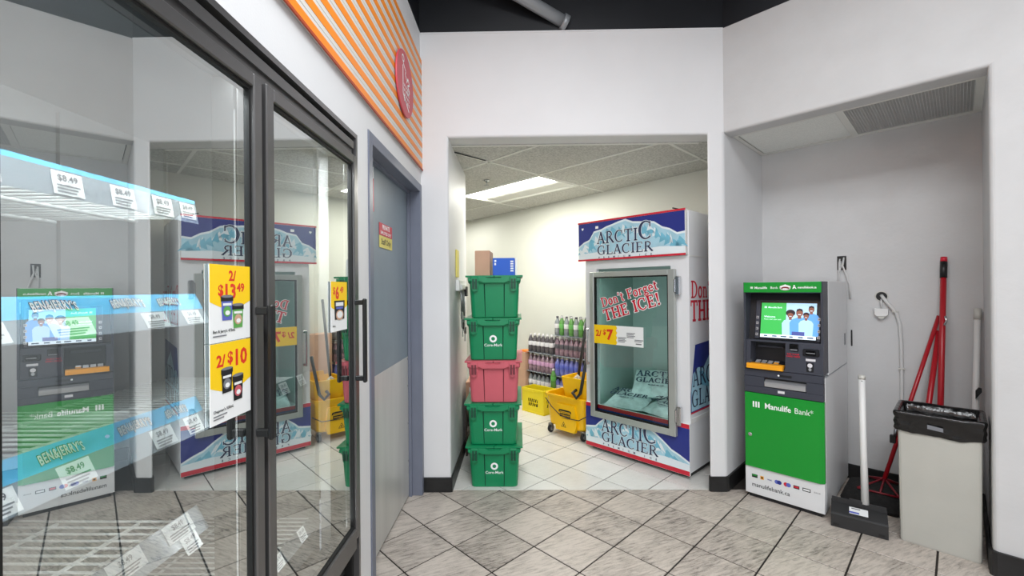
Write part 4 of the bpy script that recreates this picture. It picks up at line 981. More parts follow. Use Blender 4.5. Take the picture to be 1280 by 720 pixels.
for i, (x, y) in enumerate(((0.035, 0.035), (W0-0.035, 0.035), (0.035, D0-0.035), (W0-0.035, D0-0.035))):
    c = MB(); c.X = Matrix.Translation((x-0.012, y, 0.038)) @ Matrix.Rotation(PI/2, 4, 'Y'); c.lathe([(0.030, 0), (0.038, 0.004), (0.038, 0.024), (0.030, 0.028)], 18); ob = c.build('caster', 'black', bk)
    c = MB(); c.X = Matrix.Translation((x-0.014, y, 0.038)) @ Matrix.Rotation(PI/2, 4, 'Y'); c.lathe([(0.020, -0.002), (0.020, 0.034)], 14); c.build('caster_hub', 'grey_rubber', ob)
    c = MB(); c.box(x-0.018, x+0.022, y-0.012, y+0.012, 0.076, 0.088); c.box(x-0.020, x-0.016, y-0.012, y+0.012, 0.03, 0.08); c.box(x+0.020, x+0.024, y-0.012, y+0.012, 0.03, 0.08); c.build('caster_fork', 'steel', ob)
wr = thing('wringer', None, None); wr.parent = bk
m = MB(); m.loft([rrect(0.20, 0.44, 0.05, 0.31, 0.34, 0.03), rrect(0.19, 0.45, 0.04, 0.32, 0.39, 0.03), rrect(0.17, 0.47, 0.02, 0.34, 0.56, 0.03), rrect(0.185, 0.455, 0.035, 0.325, 0.56, 0.03), rrect(0.21, 0.43, 0.06, 0.30, 0.36, 0.03)], 0, False, True)
m.build('wringer_basket', 'bucket', wr)
m = MB(); m.prism([(0.26, 0.55), (0.47, 0.55), (0.47, 0.60), (0.27, 0.60)], 'y', 0.325, 0.345); m.build('wringer_back', 'bucket', wr)
m = MB(); m.tube([(0.36, 0.02, 0.46), (0.355, -0.03, 0.44), (0.40, -0.03, 0.40), (0.44, -0.025, 0.45), (0.50, 0.0, 0.80)], 0.014, 8); m.build('wringer_handle', 'black', wr)
mp = thing('mop', 'grey mop standing in the yellow bucket with dark handle', 'mop', (0, 0, 0))
b0 = Vector((0.60, 4.26, 0.44)); b1 = Vector((0.86, 4.34, 1.28))
# mop head rests inside the wringer, handle leans to the right
c0 = Matrix.Translation((0.255, 4.235, 0)) @ Matrix.Rotation(BRZ, 4, 'Z') @ Vector((0.26, 0.17, 0.50))
c1 = Vector((0.72, 4.36, 1.30))
m = MB(); m.tube([c0, c0.lerp(c1, 0.5), c1], 0.014, 8); m.build('mop_handle', 'pan', mp)
m = MB()
for i in range(26):
    a = random.uniform(0, 6.28); r_ = random.uniform(0.01, 0.045)
    q = c0+Vector((math.cos(a)*r_, math.sin(a)*r_, 0)); m.tube([c0+Vector((0, 0, 0.06)), q+Vector((0, 0, 0.02)), q+Vector((math.cos(a)*0.02, math.sin(a)*0.02, -0.09))], 0.008, 5)
m.build('mop_yarn', 'rope', mp, kind='stuff')

# ---- ice cabinet: local x along the front, y into the cabinet
iv = Vector((1.221-0.583, 3.149-3.812)); IRZ = math.atan2(iv.y, iv.x)
IW, ID, IH = 0.925, 0.74, 1.955
ic = thing('ice_cabinet', 'white ice storage cabinet with glass door and mountain panels in the storage opening', 'ice freezer', (0.583, 3.812, 0), IRZ)
m = MB()
m.box(0.0, 0.05, 0.012, ID, 0.05, IH-0.33); m.box(IW-0.05, IW, 0.012, ID, 0.05, IH-0.33); m.box(0.05, IW-0.05, ID-0.05, ID, 0.05, IH-0.33)
m.box(0.05, IW-0.05, 0.012, ID-0.05, IH-0.40, IH-0.33); m.box(0.05, IW-0.05, 0.012, ID-0.05, 0.05, 0.36)
m.box(0.05, 0.115, 0.012, 0.05, 0.36, IH-0.40); m.box(0.785, IW-0.05, 0.012, 0.05, 0.36, IH-0.40)
m.build('cabinet', 'white_metal', ic)
m = MB(); m.box(0.001, IW-0.001, 0.014, ID-0.002, IH-0.329, IH, ch=0.004); m.build('top_housing', 'white_metal', ic)
m = MB(); m.tube([(0.80, 0.02, IH+0.030), (0.87, 0.03, IH+0.006)], 0.005, 6); m.build('top_rod', 'black', ic)
m = MB(); m.box(0.03, IW-0.03, 0.05, ID-0.03, 0.0, 0.05); m.build('plinth', 'black', ic)
m = MB(); m.box(0.0505, 0.052, 0.051, ID-0.051, 0.361, IH-0.401); m.box(IW-0.052, IW-0.0505, 0.051, ID-0.051, 0.361, IH-0.401); m.box(0.052, IW-0.052, ID-0.052, ID-0.0505, 0.361, IH-0.401); m.box(0.052, IW-0.052, 0.051, ID-0.052, 0.3605, 0.362); m.box(0.052, IW-0.052, 0.051, ID-0.052, IH-0.402, IH-0.4005)
m.build('liner', 'ice_inside', ic)
def mountains(m, x0, x1, z0, z1, y, ridge, seed=1):
    """navy sky, pale range with blue facets; slots 0 navy 1 pale 2 mid 3 white 4 ice"""
    rnd = random.Random(seed)
    X = lambda a: x0+(x1-x0)*a; Z = lambda b: z0+(z1-z0)*b
    m.rect(x0, x1, z0, z1, y, 0)
    rg = [(X(a), Z(b)) for a, b in ridge]
    m.xz([(x0, z0)] + [(x0, rg[0][1])] + rg[1:-1] + [(x1, rg[-1][1]), (x1, z0)], y-0.0004, 3)
    inner = [(X(a), Z(max(0.02, b-0.05))) for a, b in ridge]
    m.xz([(x0, Z(0.12))] + inner + [(x1, Z(0.12))], y-0.0008, 1)
    for i in range(len(ridge)-1):
        (a0, b0), (a1, b1) = ridge[i], ridge[i+1]
        for k in range(3):
            f = rnd.uniform(0.1, 0.9); a = a0+(a1-a0)*f; b = b0+(b1-b0)*f-0.08-rnd.uniform(0, 0.10)
            w = rnd.uniform(0.02, 0.06); h = rnd.uniform(0.12, 0.34)
            m.xz([(X(a-w*0.3), Z(b)), (X(a+w*0.2), Z(b-h*0.3)), (X(a+w), Z(max(0.1, b-h))), (X(a+w*0.2), Z(max(0.12, b-h*0.7))), (X(a-w*0.7), Z(max(0.12, b-h*0.9)))], y-0.0012-0.0001*k, rnd.choice((2, 2, 3)))
    m.xz([(x0, z0), (x1, z0), (x1, Z(0.16)), (X(0.8), Z(0.20)), (X(0.5), Z(0.12)), (X(0.2), Z(0.18)), (x0, Z(0.14))], y-0.0018, 3)
MT = ['navy', 'ice_blue', 'ice_mid', 'ice_white']
def arctic(par, x0, w, zA, hA, zG, hG, y, prem=True, cbig=True):
    for mi, off, fat, nm in ((0, 0.0, 0.035, 'lettering_edge'), (1, -0.0008, 0.0, 'lettering')):
        m = MB()
        w1 = serif(MB(), 'ARCTI', 1, 0, 0, 0, 0); wl = serif(MB(), 'C', 1, 0, 0, 0, 0)*1.45
        sx = w/(w1+wl)/hA
        a = serif(m, 'ARCTI', hA, x0, zA, y+off, 0, fat=fat, sx=sx)
        serif(m, 'C', hA*1.45, x0+a, zA+0.02*hA, y+off, 0, fat=fat*0.7, sx=sx)
        wg = serif(MB(), 'GLACIER', 1, 0, 0, 0, 0); serif(m, 'GLACIER', hG, x0+0.01*w, zG, y+off, 0, fat=fat, sx=w*0.99/wg/hG)
        if prem and mi == 1:
            for i_, ch_ in enumerate('PREMIUM ICE'):
                if ch_ != ' ': m.text(ch_, hG*0.30, x0+0.03*w+w*0.092*i_, zG-hG*0.40, y+off, 0, bold=0.02)
        m.build(nm, 'ice_white' if mi == 0 else 'print_navy', par, flat=True)
# top sign
sg = thing('top_sign', None, None); sg.parent = ic
m = MB(); m.box(-0.050, IW-0.008, -0.022, 0.013, 1.628, 1.962, ch=0.002); m.build('sign_board', 'white_plastic', sg)
m = MB(); m.box(-0.051, IW-0.007, -0.026, -0.0221, 1.950, 1.964); m.box(-0.051, IW-0.007, -0.026, -0.0221, 1.626, 1.641); m.build('red_edge', 'signal_red', sg)
rd = [(0, .36), (.06, .48), (.12, .54), (.17, .76), (.25, .80), (.30, .86), (.36, .90), (.42, .95), (.49, .99), (.56, .90), (.64, .87), (.70, .86), (.75, .83), (.82, .68), (.88, .62), (.94, .50), (1, .52)]
m = MB(); mountains(m, -0.046, IW-0.012, 1.642, 1.949, -0.0225, rd, 3); m.build('mountain_print', MT, sg, flat=True)
arctic(sg, 0.150, 0.52, 1.765, 0.098, 1.672, 0.078, -0.0255)
m = MB(); m.xz([(-0.012, 1.905), (0.0, 1.890), (0.012, 1.905), (0.008, 1.915), (0, 1.911), (-0.008, 1.915)], -0.0255); m.rect(0.135, 0.165, 1.895, 1.917, -0.0255); m.build('sticker', 'white_ink', sg, flat=True)
# bottom panel
bp_ = thing('bottom_panel', None, None); bp_.parent = ic
m = MB(); m.box(0.0, IW, -0.002, 0.0118, 0.030, 0.405, ch=0.001); m.build('panel_board', 'white_plastic', bp_)
m = MB(); m.rect(0.0015, IW-0.0015, 0.032, 0.066, -0.0024); m.rect(0.0015, IW-0.0015, 0.372, 0.403, -0.0024); m.build('red_stripe', 'signal_red', bp_, flat=True)
rd2 = [(0, .44), (.06, .47), (.11, .50), (.15, .62), (.20, .74), (.27, .84), (.34, .86), (.42, .88), (.5, .86), (.58, .82), (.66, .80), (.72, .70), (.78, .58), (.85, .42), (.92, .34), (1, .22)]
m = MB(); mountains(m, 0.0015, IW-0.0015, 0.066, 0.372, -0.0026, rd2, 9); m.build('mountain_print', MT, bp_, flat=True)
arctic(bp_, 0.165, 0.52, 0.190, 0.105, 0.105, 0.078, -0.0056)
# glass door
dr = thing('door', None, None); dr.parent = ic
m = MB(); fw = 0.042
x0, x1, z0, z1 = 0.078, 0.838, 0.302, 1.528
for a in ((x0, x0+fw, z0, z1), (x1-fw-0.01, x1, z0, z1), (x0+fw, x1-fw-0.01, z0, z0+fw+0.006), (x0+fw, x1-fw-0.01, z1-fw, z1)): m.box(a[0], a[1], -0.040, -0.004, a[2], a[3], ch=0.003)
m.build('door_frame', 'door_metal', dr)
m = MB(); g = 0.010; xi, xj, zi, zj = x0+fw, x1-fw-0.01, z0+fw+0.006, z1-fw
for a in ((xi, xi+g, zi, zj), (xj-g, xj, zi, zj), (xi+g, xj-g, zi, zi+g), (xi+g, xj-g, zj-g, zj)): m.box(a[0], a[1], -0.030, -0.006, a[2], a[3])
m.build('gasket', 'gasket', dr)
m = MB(); m.add([(xi+g, -0.022, zi+g), (xj-g, -0.022, zi+g), (xj-g, -0.022, zj-g), (xi+g, -0.022, zj-g)], [(0, 1, 2, 3)]); m.build('glass', 'ice_glass', dr, flat=True)
for za, zb in ((1.336, 1.476), (0.385, 0.525)):
    m = MB(); m.box(0.842, 0.876, -0.040, -0.0025, za, zb, ch=0.006); m.box(0.832, 0.846, -0.046, -0.020, za+0.02, zb-0.02, ch=0.004); m.build('hinge', 'chrome', dr)
m = MB(); m.box(0.040, 0.056, -0.050, -0.034, 0.735, 1.045, ch=0.004)
for z in (0.74, 1.025): m.box(0.042, 0.075, -0.046, -0.034, z, z+0.022, ch=0.003)
m.build('handle', 'chrome', dr)
slope = math.atan2(0.149, 0.50)
for mi, off, fat, nm in ((0, 0.0, 0.07, 'lettering_edge'), (1, -0.0008, 0.015, 'lettering')):
    m = MB()
    wd = serif(MB(), "Don't Forget", 1, 0, 0, 0, 0); serif(m, "Don't Forget", 0.076, 0.200, 1.232, -0.0235+off, 0, slope, fat, sx=0.53/wd/0.076)
    wd = serif(MB(), 'THE ICE!', 1, 0, 0, 0, 0); serif(m, 'THE ICE!', 0.092, 0.225, 1.118, -0.0235+off, 0, slope, fat, sx=0.53/wd/0.092)
    m.build(nm, 'white_ink' if mi == 0 else 'signal_red', dr, flat=True)
# side decals
sd = thing('side_decal', None, None); sd.parent = ic
m = MB(); m.X = Matrix.Translation((IW+0.0012, 0, 0)) @ Matrix.Rotation(PI/2, 4, 'Z')
wd = serif(m, "Don't Forget", 0.125, 0.04, 1.315, 0, 0, 0, 0.01); serif(m, 'THE ICE!', 0.150, 0.03, 1.145, 0, 0, 0, 0.02)
m.build('lettering', 'signal_red', sd, flat=True)
m = MB(); m.X = Matrix.Translation((IW+0.0012, 0, 0)) @ Matrix.Rotation(PI/2, 4, 'Z')
m.xz([(0.10, 0.97), (0.70, 1.0), (0.70, 0.48), (0.02, 0.48), (0.02, 0.62)], 0, 0)
m.xz([(0.06, 0.76), (0.14, 0.80), (0.24, 0.79), (0.40, 0.92), (0.55, 0.84), (0.70, 0.74), (0.70, 0.49), (0.03, 0.49), (0.03, 0.64)], -0.0004, 1); m.xz([(0.16, 0.77), (0.24, 0.76), (0.36, 0.62), (0.20, 0.66)], -0.0008, 2); m.rect(0.02, 0.70, 0.472, 0.484, -0.0006, 4)
m.build('mountain_print', MT+['signal_red'], sd, flat=True)
m = MB(); m.X = Matrix.Translation((IW+0.0012, 0, 0)) @ Matrix.Rotation(PI/2, 4, 'Z'); serif(m, 'ARCTIC', 0.135, 0.05, 0.665, -0.0012, 0); serif(m, 'GLACIER', 0.125, 0.035, 0.515, -0.0012, 0); m.build('lettering', 'print_navy', sd, flat=True)
m = MB(); m.box(IW, IW+0.004, 0.012, ID-0.01, 0.405, 0.44, ch=0.001); m.box(IW, IW+0.003, 0.012, ID, 1.618, 1.628); m.build('side_trim', 'white_plastic', ic)

for x in (0.10, 0.785):  # fill lamps added inside to brighten the liner and bags
    l = bpy.data.lights.new('ice_cabinet_fill', 'AREA'); l.shape = 'RECTANGLE'; l.size = 0.015; l.size_y = 1.0; l.energy = 0.5; l.color = (0.92, 1.0, 0.98)
    o = bpy.data.objects.new('ice_cabinet_fill', l); COL.objects.link(o)
    o.matrix_world = Matrix.Translation((0.583, 3.812, 0)) @ Matrix.Rotation(IRZ, 4, 'Z') @ Matrix.Translation((x, 0.056, 0.95)) @ Matrix.Rotation(R(-20 if x < 0.5 else 20), 4, 'Z') @ Matrix.Rotation(PI/2, 4, 'X')
# price card on the ice cabinet door
def icw(x, y, z): p = Matrix.Translation((0.583, 3.812, 0)) @ Matrix.Rotation(IRZ, 4, 'Z') @ Vector((x, y, z)); return tuple(p)
p = thing('price_card', 'yellow and white price card reading 2/$7 on the ice cabinet door', 'price card', icw(0.125, -0.0405, 0.930), IRZ)
m = MB(); m.box(0, 0.462, -0.0012, 0.0, 0, 0.156); m.build('card', 'paper', p)
m = MB(); pts = [(0.0, 0.0), (0.0, 0.156), (0.215, 0.156)] + [(0.215+0.012*(i % 2), 0.156-0.156*i/8) for i in range(1, 8)] + [(0.215, 0)]
m.xz(pts, -0.0016); m.build('yellow_field', 'yellow_print', p, flat=True)
m = MB(); m.text('2/', 0.070, 0.018, 0.062, -0.002, 0, bold=0.03); m.text('$', 0.058, 0.088, 0.078, -0.002, 0, bold=0.03); m.text('7', 0.115, 0.126, 0.040, -0.002, 0, bold=0.04); m.build('price_lettering', 'red_print', p, flat=True)
m = MB()
for x, z, n in ((0.235, 0.06, 4), (0.315, 0.10, 4), (0.385, 0.05, 2)):
    for i in range(n): m.rect(x, x+0.075-0.012*(i % 2), z-0.011*i, z+0.006-0.011*i, -0.002)
m.rect(0.395, 0.445, 0.018, 0.027, -0.002); m.build('small_print', 'print_grey', p, flat=True)
# bags of ice inside the cabinet
def ice_bag(label, x, y, z, w, l, h, rx, rz, seed):
    t = thing('ice_bag', label, 'ice bag', icw(x, y, z), IRZ+rz, 'bags of ice in the cabinet'); rnd = random.Random(seed)
    m = MB(); nx, ny = 12, 14; P = {}
    vs = []; fs = []
    for s in (1, -1):
        for j in range(ny+1):
            for i in range(nx+1):
                a, b = i/nx, j/ny; e = (max(0.0, math.sin(PI*a))**0.45)*(max(0.0, math.sin(PI*b))**0.4)
                zz = s*h/2*e + (rnd.uniform(-0.008, 0.008) if 0 < i < nx and 0 < j < ny else 0)
                vs.append((w*(a-0.5), l*(b-0.5), zz))
    N = (nx+1)*(ny+1)
    for s in (0, 1):
        for j in range(ny):
            for i in range(nx):
                q = [s*N+j*(nx+1)+i, s*N+j*(nx+1)+i+1, s*N+(j+1)*(nx+1)+i+1, s*N+(j+1)*(nx+1)+i]; fs.append(q if s == 0 else q[::-1])
    Rm = Matrix.Rotation(rx, 4, 'X'); m.X = Rm; m.add(vs, fs, 0, True); m.build('bag_body', 'bag', t)
    m = MB(); m.X = Rm @ Matrix.Translation((0, 0, h/2+0.004)) @ Matrix.Rotation(-PI/2, 4, 'X')
    for k, (tx_, sz, zz) in enumerate((('ARCTIC', 0.075, 0.02), ('GLACIER', 0.062, -0.06))):
        wd = serif(MB(), tx_, 1, 0, 0, 0, 0)*sz; serif(m, tx_, sz, -wd/2, zz, 0, 0, 0, 0.02)
    m.text('PREMIUM ICE', 0.022, 0, -0.10, 0, 0, 'CENTER', bold=0.02); m.build('lettering', 'print_navy', t, flat=True)
ice_bag('ice bag lying flat on the left of the ice cabinet floor', 0.28, 0.27, 0.425, 0.34, 0.40, 0.10, R(10), R(10), 1)
ice_bag('ice bag lying on the right of the ice cabinet floor', 0.66, 0.26, 0.42, 0.34, 0.38, 0.10, R(8), R(-14), 2)
ice_bag('ice bag slumped on top of the others in the ice cabinet', 0.42, 0.47, 0.545, 0.40, 0.36, 0.12, R(28), R(22), 3)
ice_bag('ice bag leaning at the back right of the ice cabinet', 0.68, 0.56, 0.56, 0.32, 0.34, 0.11, R(38), R(-8), 4)
# ================================================================== ALCOVE THINGS
# ---- cash machine: local x along its front, y into it
AX, AY = 1.508, 2.93
at = thing('cash_machine', 'green, charcoal and white bank cash machine standing in the alcove', 'cash machine', (AX, AY, 0), A45)
AW_, AD, AH = 0.440, 0.765, 1.424
def atp(x, y, z): p = Matrix.Translation((AX, AY, 0)) @ Matrix.Rotation(A45, 4, 'Z') @ Vector((x, y, z)); return tuple(p)
m = MB(); m.box(0.0, AW_, 0.030, AD, 0.028, 0.838, ch=0.003); m.build('lower_case', 'atm_white', at)
m = MB(); m.box(0.0, AW_, 0.135, AD, 0.842, AH, ch=0.003); m.build('upper_case', 'atm_white', at)
m = MB(); m.box(0.02, AW_-0.02, 0.02, AD-0.03, 0.0, 0.0275); m.build('plinth', 'atm_darker', at)
m = MB(); m.box(0.001, AW_-0.001, 0.0, 0.0295, 0.028, 0.206, ch=0.002); lp = m.build('lower_panel', 'atm_white', at)
# payment marks and web address on the white panel
m = MB(); cols = [(4, 0.034), (2, 0.024), (3, 0.028), (5, 0.034), (6, 0.034), (3, 0.032), (1, 0.042), (7, 0.032)]
x = 0.040
for mi, w in cols:
    z = 0.146; y = -0.0006
    if mi == 4: m.rect(x, x+w, z-0.010, z+0.012, y, 1); m.rect(x+0.003, x+w-0.003, z+0.001, z+0.010, y-0.0004, 0)
    elif mi == 2: m.rect(x, x+0.020, z-0.011, z+0.011, y, 2); m.rect(x+0.004, x+0.016, z-0.005, z+0.005, y-0.0004, 1)
    elif mi == 5: m.disc(x+0.010, z, 0.013, 0.013, y, 5); m.disc(x+0.024, z, 0.013, 0.013, y-0.0004, 3)
    elif mi == 6: m.disc(x+0.010, z, 0.013, 0.013, y, 6); m.disc(x+0.024, z, 0.013, 0.013, y-0.0004, 5)
    elif mi == 1: m.rect(x, x+w, z-0.010, z+0.010, y, 1); m.rect(x+0.004, x+w-0.004, z-0.005, z+0.005, y-0.0004, 8)
    elif mi == 7: m.text('BANK', 0.013, x, z-0.005, y, 7)
    elif w == 0.028: m.text('VISA', 0.0135, x, z-0.005, y, 3, bold=0.02)
    else: m.rect(x, x+w, z-0.010, z+0.010, y, 1); m.rect(x+0.003, x+w-0.004, z-0.004, z+0.006, y-0.0004, 6)
    x += w+0.0165
m.build('payment_marks', ['atm_green', 'print_black', 'amber', 'navy', 'atm_green', 'lab_blue', 'signal_red', 'print_grey', 'paper'], lp, flat=True)
m = MB(); m.text('manulifebank.ca', 0.038, 0.040, 0.078, -0.0006, 0, bold=0.008, sx=0.90); m.build('lettering', 'print_black', lp, flat=True)
# green safe door with bevelled right edge
gp = thing('green_door', None, None); gp.parent = at
m = MB(); m.prism([(0.001, 0.0295), (0.001, 0.002), (0.006, -0.012), (0.418, -0.012), (0.439, 0.006), (0.439, 0.0295)], 'z', 0.2095, 0.697); m.build('door_panel', 'atm_green', gp)
m = MB(); y = -0.0126
for i in range(3): MB().rect(0.053+0.0155*i, 0.062+0.0155*i, 0.604, 0.642, y).build('emblem_bar', 'white_ink', gp, flat=True)
m.text('Manulife', 0.050, 0.122, 0.606, y, 0, bold=0.018, sx=0.88); m.build('lettering', 'white_ink', gp, flat=True)
m = MB(); m.text('Bank*', 0.050, 0.287, 0.606, y, 0, bold=-0.004, sx=0.84)
m.build('lettering', 'white_ink', gp, flat=True)
m = MB(); m.X = Matrix.Translation((0.036, -0.012, 0.421)) @ Matrix.Rotation(PI/2, 4, 'X'); m.lathe([(0.0125, 0), (0.0125, 0.005), (0.009, 0.007)], 16); m.box(-0.0015, 0.0015, -0.006, 0.006, 0.0065, 0.0085); m.build('lock', 'chrome', gp)
# dispenser fascia
df = thing('dispenser_fascia', None, None); df.parent = at
m = MB()
x0, x1 = 0.002, 0.438
m.box(x0, x1, -0.010, 0.0295, 0.699, 0.742, ch=0.003); m.box(x0, x1, -0.010, 0.0295, 0.806, 0.8545, ch=0.003)
m.box(x0, 0.120, -0.010, 0.0295, 0.742, 0.806); m.box(0.352, x1, -0.010, 0.0295, 0.742, 0.806)
m.build('fascia', 'atm_dark', df)
m = MB(); m.box(0.120, 0.352, 0.016, 0.0295, 0.742, 0.806); m.build('slot_recess', 'atm_darker', df)
m = MB(); m.prism([(0.016, 0.793), (-0.014, 0.780), (-0.014, 0.770), (-0.010, 0.748), (0.016, 0.744)], 'x', 0.123, 0.349); m.build('cash_slot', 'silver', df)
m = MB(); m.rect(0.198, 0.236, 0.716, 0.732, -0.0106); m.build('sticker', 'lab_white', df, flat=True)
m = MB(); m.rect(0.195, 0.275, 0.820, 0.834, -0.0106, 0); m.disc(0.203, 0.828, 0.006, 0.006, -0.011, 1, 10); m.build('indicator', ['atm_darker', 'white_ink'], df, flat=True)
# upper fascia: cheeks, green header, sloped screen bay, console
uf = thing('upper_fascia', None, None); uf.parent = at
ck = [(0.134, 0.858), (-0.012, 0.858), (-0.014, 0.90), (-0.004, 1.05), (0.0, 1.20), (-0.008, 1.34), (-0.008, AH-0.002), (0.134, AH-0.002)]
for xa, xb in ((0.001, 0.013), (0.427, 0.439)):
    m = MB(); m.prism(ck, 'x', xa, xb); m.build('cheek', 'atm_dark', uf)
m = MB(); m.prism([(0.0, 1.352), (-0.016, 1.360), (-0.016, 1.420), (0.13, 1.420), (0.13, 1.352)], 'x', 0.0135, 0.4265); m.build('header_housing', 'atm_dark', uf)
hd = MB(); hd.box(0.006, 0.434, -0.021, -0.0165, 1.356, 1.421, ch=0.002); h = hd.build('header_sign', 'atm_green', uf)
m = MB(); y = -0.0216
for i in range(3): m.rect(0.048+0.0055*i, 0.0515+0.0055*i, 1.380, 1.394, y)
m.text('Manulife', 0.022, 0.072, 1.379, y, 0, bold=0.015); m.text('Bank', 0.022, 0.135-0.0, 1.379, y, 0) if False else None
m.text('Bank', 0.022, 0.164, 1.379, y, 0)
m.disc(0.296, 1.397, 0.005, 0.005, y, 0, 10); m.xz([(0.286, 1.377), (0.290, 1.391), (0.302, 1.391), (0.308, 1.377), (0.302, 1.379), (0.297, 1.386), (0.292, 1.379)], y)
m.text('manulifebank.ca', 0.0185, 0.314, 1.381, y, 0, bold=0.02, sx=0.82)
m.build('lettering', 'white_ink', h, flat=True)
m = MB(); m.disc(0.247, 1.386, 0.031, 0.018, y, 0, 24); m.xz([(0.216, 1.394), (0.235, 1.399), (0.247, 1.407), (0.259, 1.399), (0.278, 1.394), (0.270, 1.386), (0.224, 1.386)], y-0.0003, 1); m.disc(0.247, 1.383, 0.022, 0.009, y-0.0006, 2, 16); m.disc(0.247, 1.378, 0.016, 0.004, y-0.0009, 1, 12)
m.build('oval_emblem', ['offwhite', 'white_ink', 'dark_red'], h, flat=True)
# screen bay: tilted plane from (y .098, z 1.30) to (y .045, z 1.05)
m = MB(); m.prism([(0.045, 1.046), (0.108, 1.3515), (0.1335, 1.3515), (0.1335, 1.046)], 'x', 0.0135, 0.4265); m.build('screen_bay', 'atm_darker', uf)
tl = math.atan2(0.108-0.045, 1.3515-1.046)
XS = Matrix.Translation((0, 0.045, 1.046)) @ Matrix.Rotation(-tl, 4, 'X')
m = MB(); m.X = XS
m.box(0.052, 0.416, -0.012, -0.0005, 0.003, 0.262, ch=0.003); m.build('bezel', 'atm_dark', uf)
sc = thing('screen', None, None); sc.parent = uf
m = MB(); m.X = XS; m.box(0.080, 0.400, -0.0150, -0.0122, 0.008, 0.252, 0); m.build('screen_glass', 'black_gloss', sc)
m = MB(); m.X = XS; y = -0.0156; SX0, SX1, Z0, Z1 = 0.087, 0.394, 0.014, 0.242; ZB = 0.036; XM = 0.231
m.rect(SX0, XM, ZB, Z1, y, 0); m.rect(XM, SX1, ZB, Z1, y, 1); m.rect(SX0, SX1, Z0, ZB, y, 2)
def person(cx, s, sh, z, k, hair, shirt):
    m.xz([(cx-0.042*s, ZB), (cx-0.046*s, z-0.055*s), (cx-0.034*s, z-0.036*s), (cx-0.010*s, z-0.026*s), (cx+0.010*s, z-0.026*s), (cx+0.034*s, z-0.036*s), (cx+0.046*s, z-0.055*s), (cx+0.042*s, ZB)], y-0.0003*k, shirt)
    m.rect(cx-0.008*s, cx+0.008*s, z-0.032*s, z-0.012*s, y-0.0003*k-0.0001, 5)
    if hair: m.disc(cx, z+0.012*s, hair*s, hair*0.85*s, y-0.0003*k-0.00015, 6, 18)
    m.disc(cx, z, 0.0165*s, 0.021*s, y-0.0003*k-0.0002, 5, 16)
    m.xz([(cx-0.016*s, z+0.006*s), (cx-0.013*s, z+0.02*s), (cx, z+0.025*s), (cx+0.013*s, z+0.02*s), (cx+0.016*s, z+0.006*s), (cx, z+0.014*s)], y-0.0003*k-0.00025, 6)
    m.rect(cx-0.007*s, cx+0.007*s, z-0.011*s, z-0.0075*s, y-0.0003*k-0.00028, 2)
person(0.366, 0.95, 0, 0.203, 1, 0, 3)
person(0.255, 1.0, 0, 0.166, 2, 0.026, 4)
person(0.304, 1.15, 0, 0.180, 3, 0, 3)
person(0.340, 0.85, 0, 0.160, 4, 0.020, 4)
m.rect(0.266, 0.334, ZB, ZB+0.024, y-0.0016, 7)
for i in range(3): m.rect(SX0+0.018+0.005*i, SX0+0.0212+0.005*i, 0.207, 0.219, y-0.0004, 2)
m.text('Manulife Bank', 0.0155, SX0+0.040, 0.207, y-0.0004, 2, bold=0.01, sx=0.92)
m.text('Welcome', 0.0165, SX0+0.018, 0.145, y-0.0004, 2, bold=0.02); m.text('Please insert your card', 0.0115, SX0+0.018, 0.130, y-0.0004, 2, sx=0.92)
for i in range(6): m.rect(SX0+0.022+0.048*i, SX0+0.042+0.048*i+0.006*(i % 3), 0.021, 0.029, y-0.0004, 8)
m.build('screen_picture', ['s_green', 's_sky', 's_white', 's_shirt', 's_shirt2', 's_skin', 's_hair', 's_pants', 's_dark'], sc, flat=True)
for side, x in (('l', 0.066), ('r', 0.4075)):
    for i in range(4):
        m = MB(); m.X = XS; z = 0.030+0.0375*i; m.box(x-0.0075, x+0.0075, -0.0165, -0.0125, z-0.008, z+0.010, ch=0.001); b = m.build('screen_button', 'silver', uf)
        m = MB(); m.X = XS; m.xz([(x-0.004, z-0.003), (x+0.004, z+0.001), (x-0.004, z+0.005)] if side == 'l' else [(x+0.004, z-0.003), (x-0.004, z+0.001), (x+0.004, z+0.005)], -0.0170); m.v and m.build('arrow', 'print_black', b, flat=True)
m = MB(); m.rect(0, 0.048, 0, 0.020, 0); m.X = Matrix.Identity(4)
m = MB(); m.add([(0.4268, 0.01, 1.262), (0.4268, 0.055, 1.262), (0.4268, 0.055, 1.335), (0.4268, 0.01, 1.335)], [(0, 1, 2, 3)]); m.build('cheek_sticker', 'paper', uf, flat=True)
# console with keypad recess, reader slots
cs = thing('console', None, None); cs.parent = uf
cy0, cy1 = -0.012, 0.0
def slab(xa, xb, za, zb, d=0.0): m.prism([(0.10, za), (cy_at(za)+d, za), (cy_at(zb)+d, zb), (0.10, zb)], 'x', xa, xb)
cy_at = lambda z: -0.012+0.016*(z-0.858)/(1.050-0.858)
m = MB()
slab(0.0135, 0.040, 0.858, 1.0455); slab(0.240, 0.4265, 0.858, 1.0455); slab(0.040, 0.240, 1.035, 1.0455); slab(0.040, 0.240, 0.858, 0.868)
m.build('console_plate', 'atm_dark', cs)
m = MB(); m.box(0.040, 0.240, 0.095, 0.0995, 0.868, 1.035); m.prism([(0.0, 0.872), (0.094, 0.905), (0.094, 0.8685), (0.0, 0.8685)], 'x', 0.041, 0.239); m.build('keypad_recess', 'atm_darker', cs)
m = MB(); m.box(0.060, 0.210, 0.080, 0.0945, 0.990, 1.004, ch=0.002); m.build('receipt_slot', 'atm_dark', cs)
kp_t = math.atan2(0.033, 0.094)
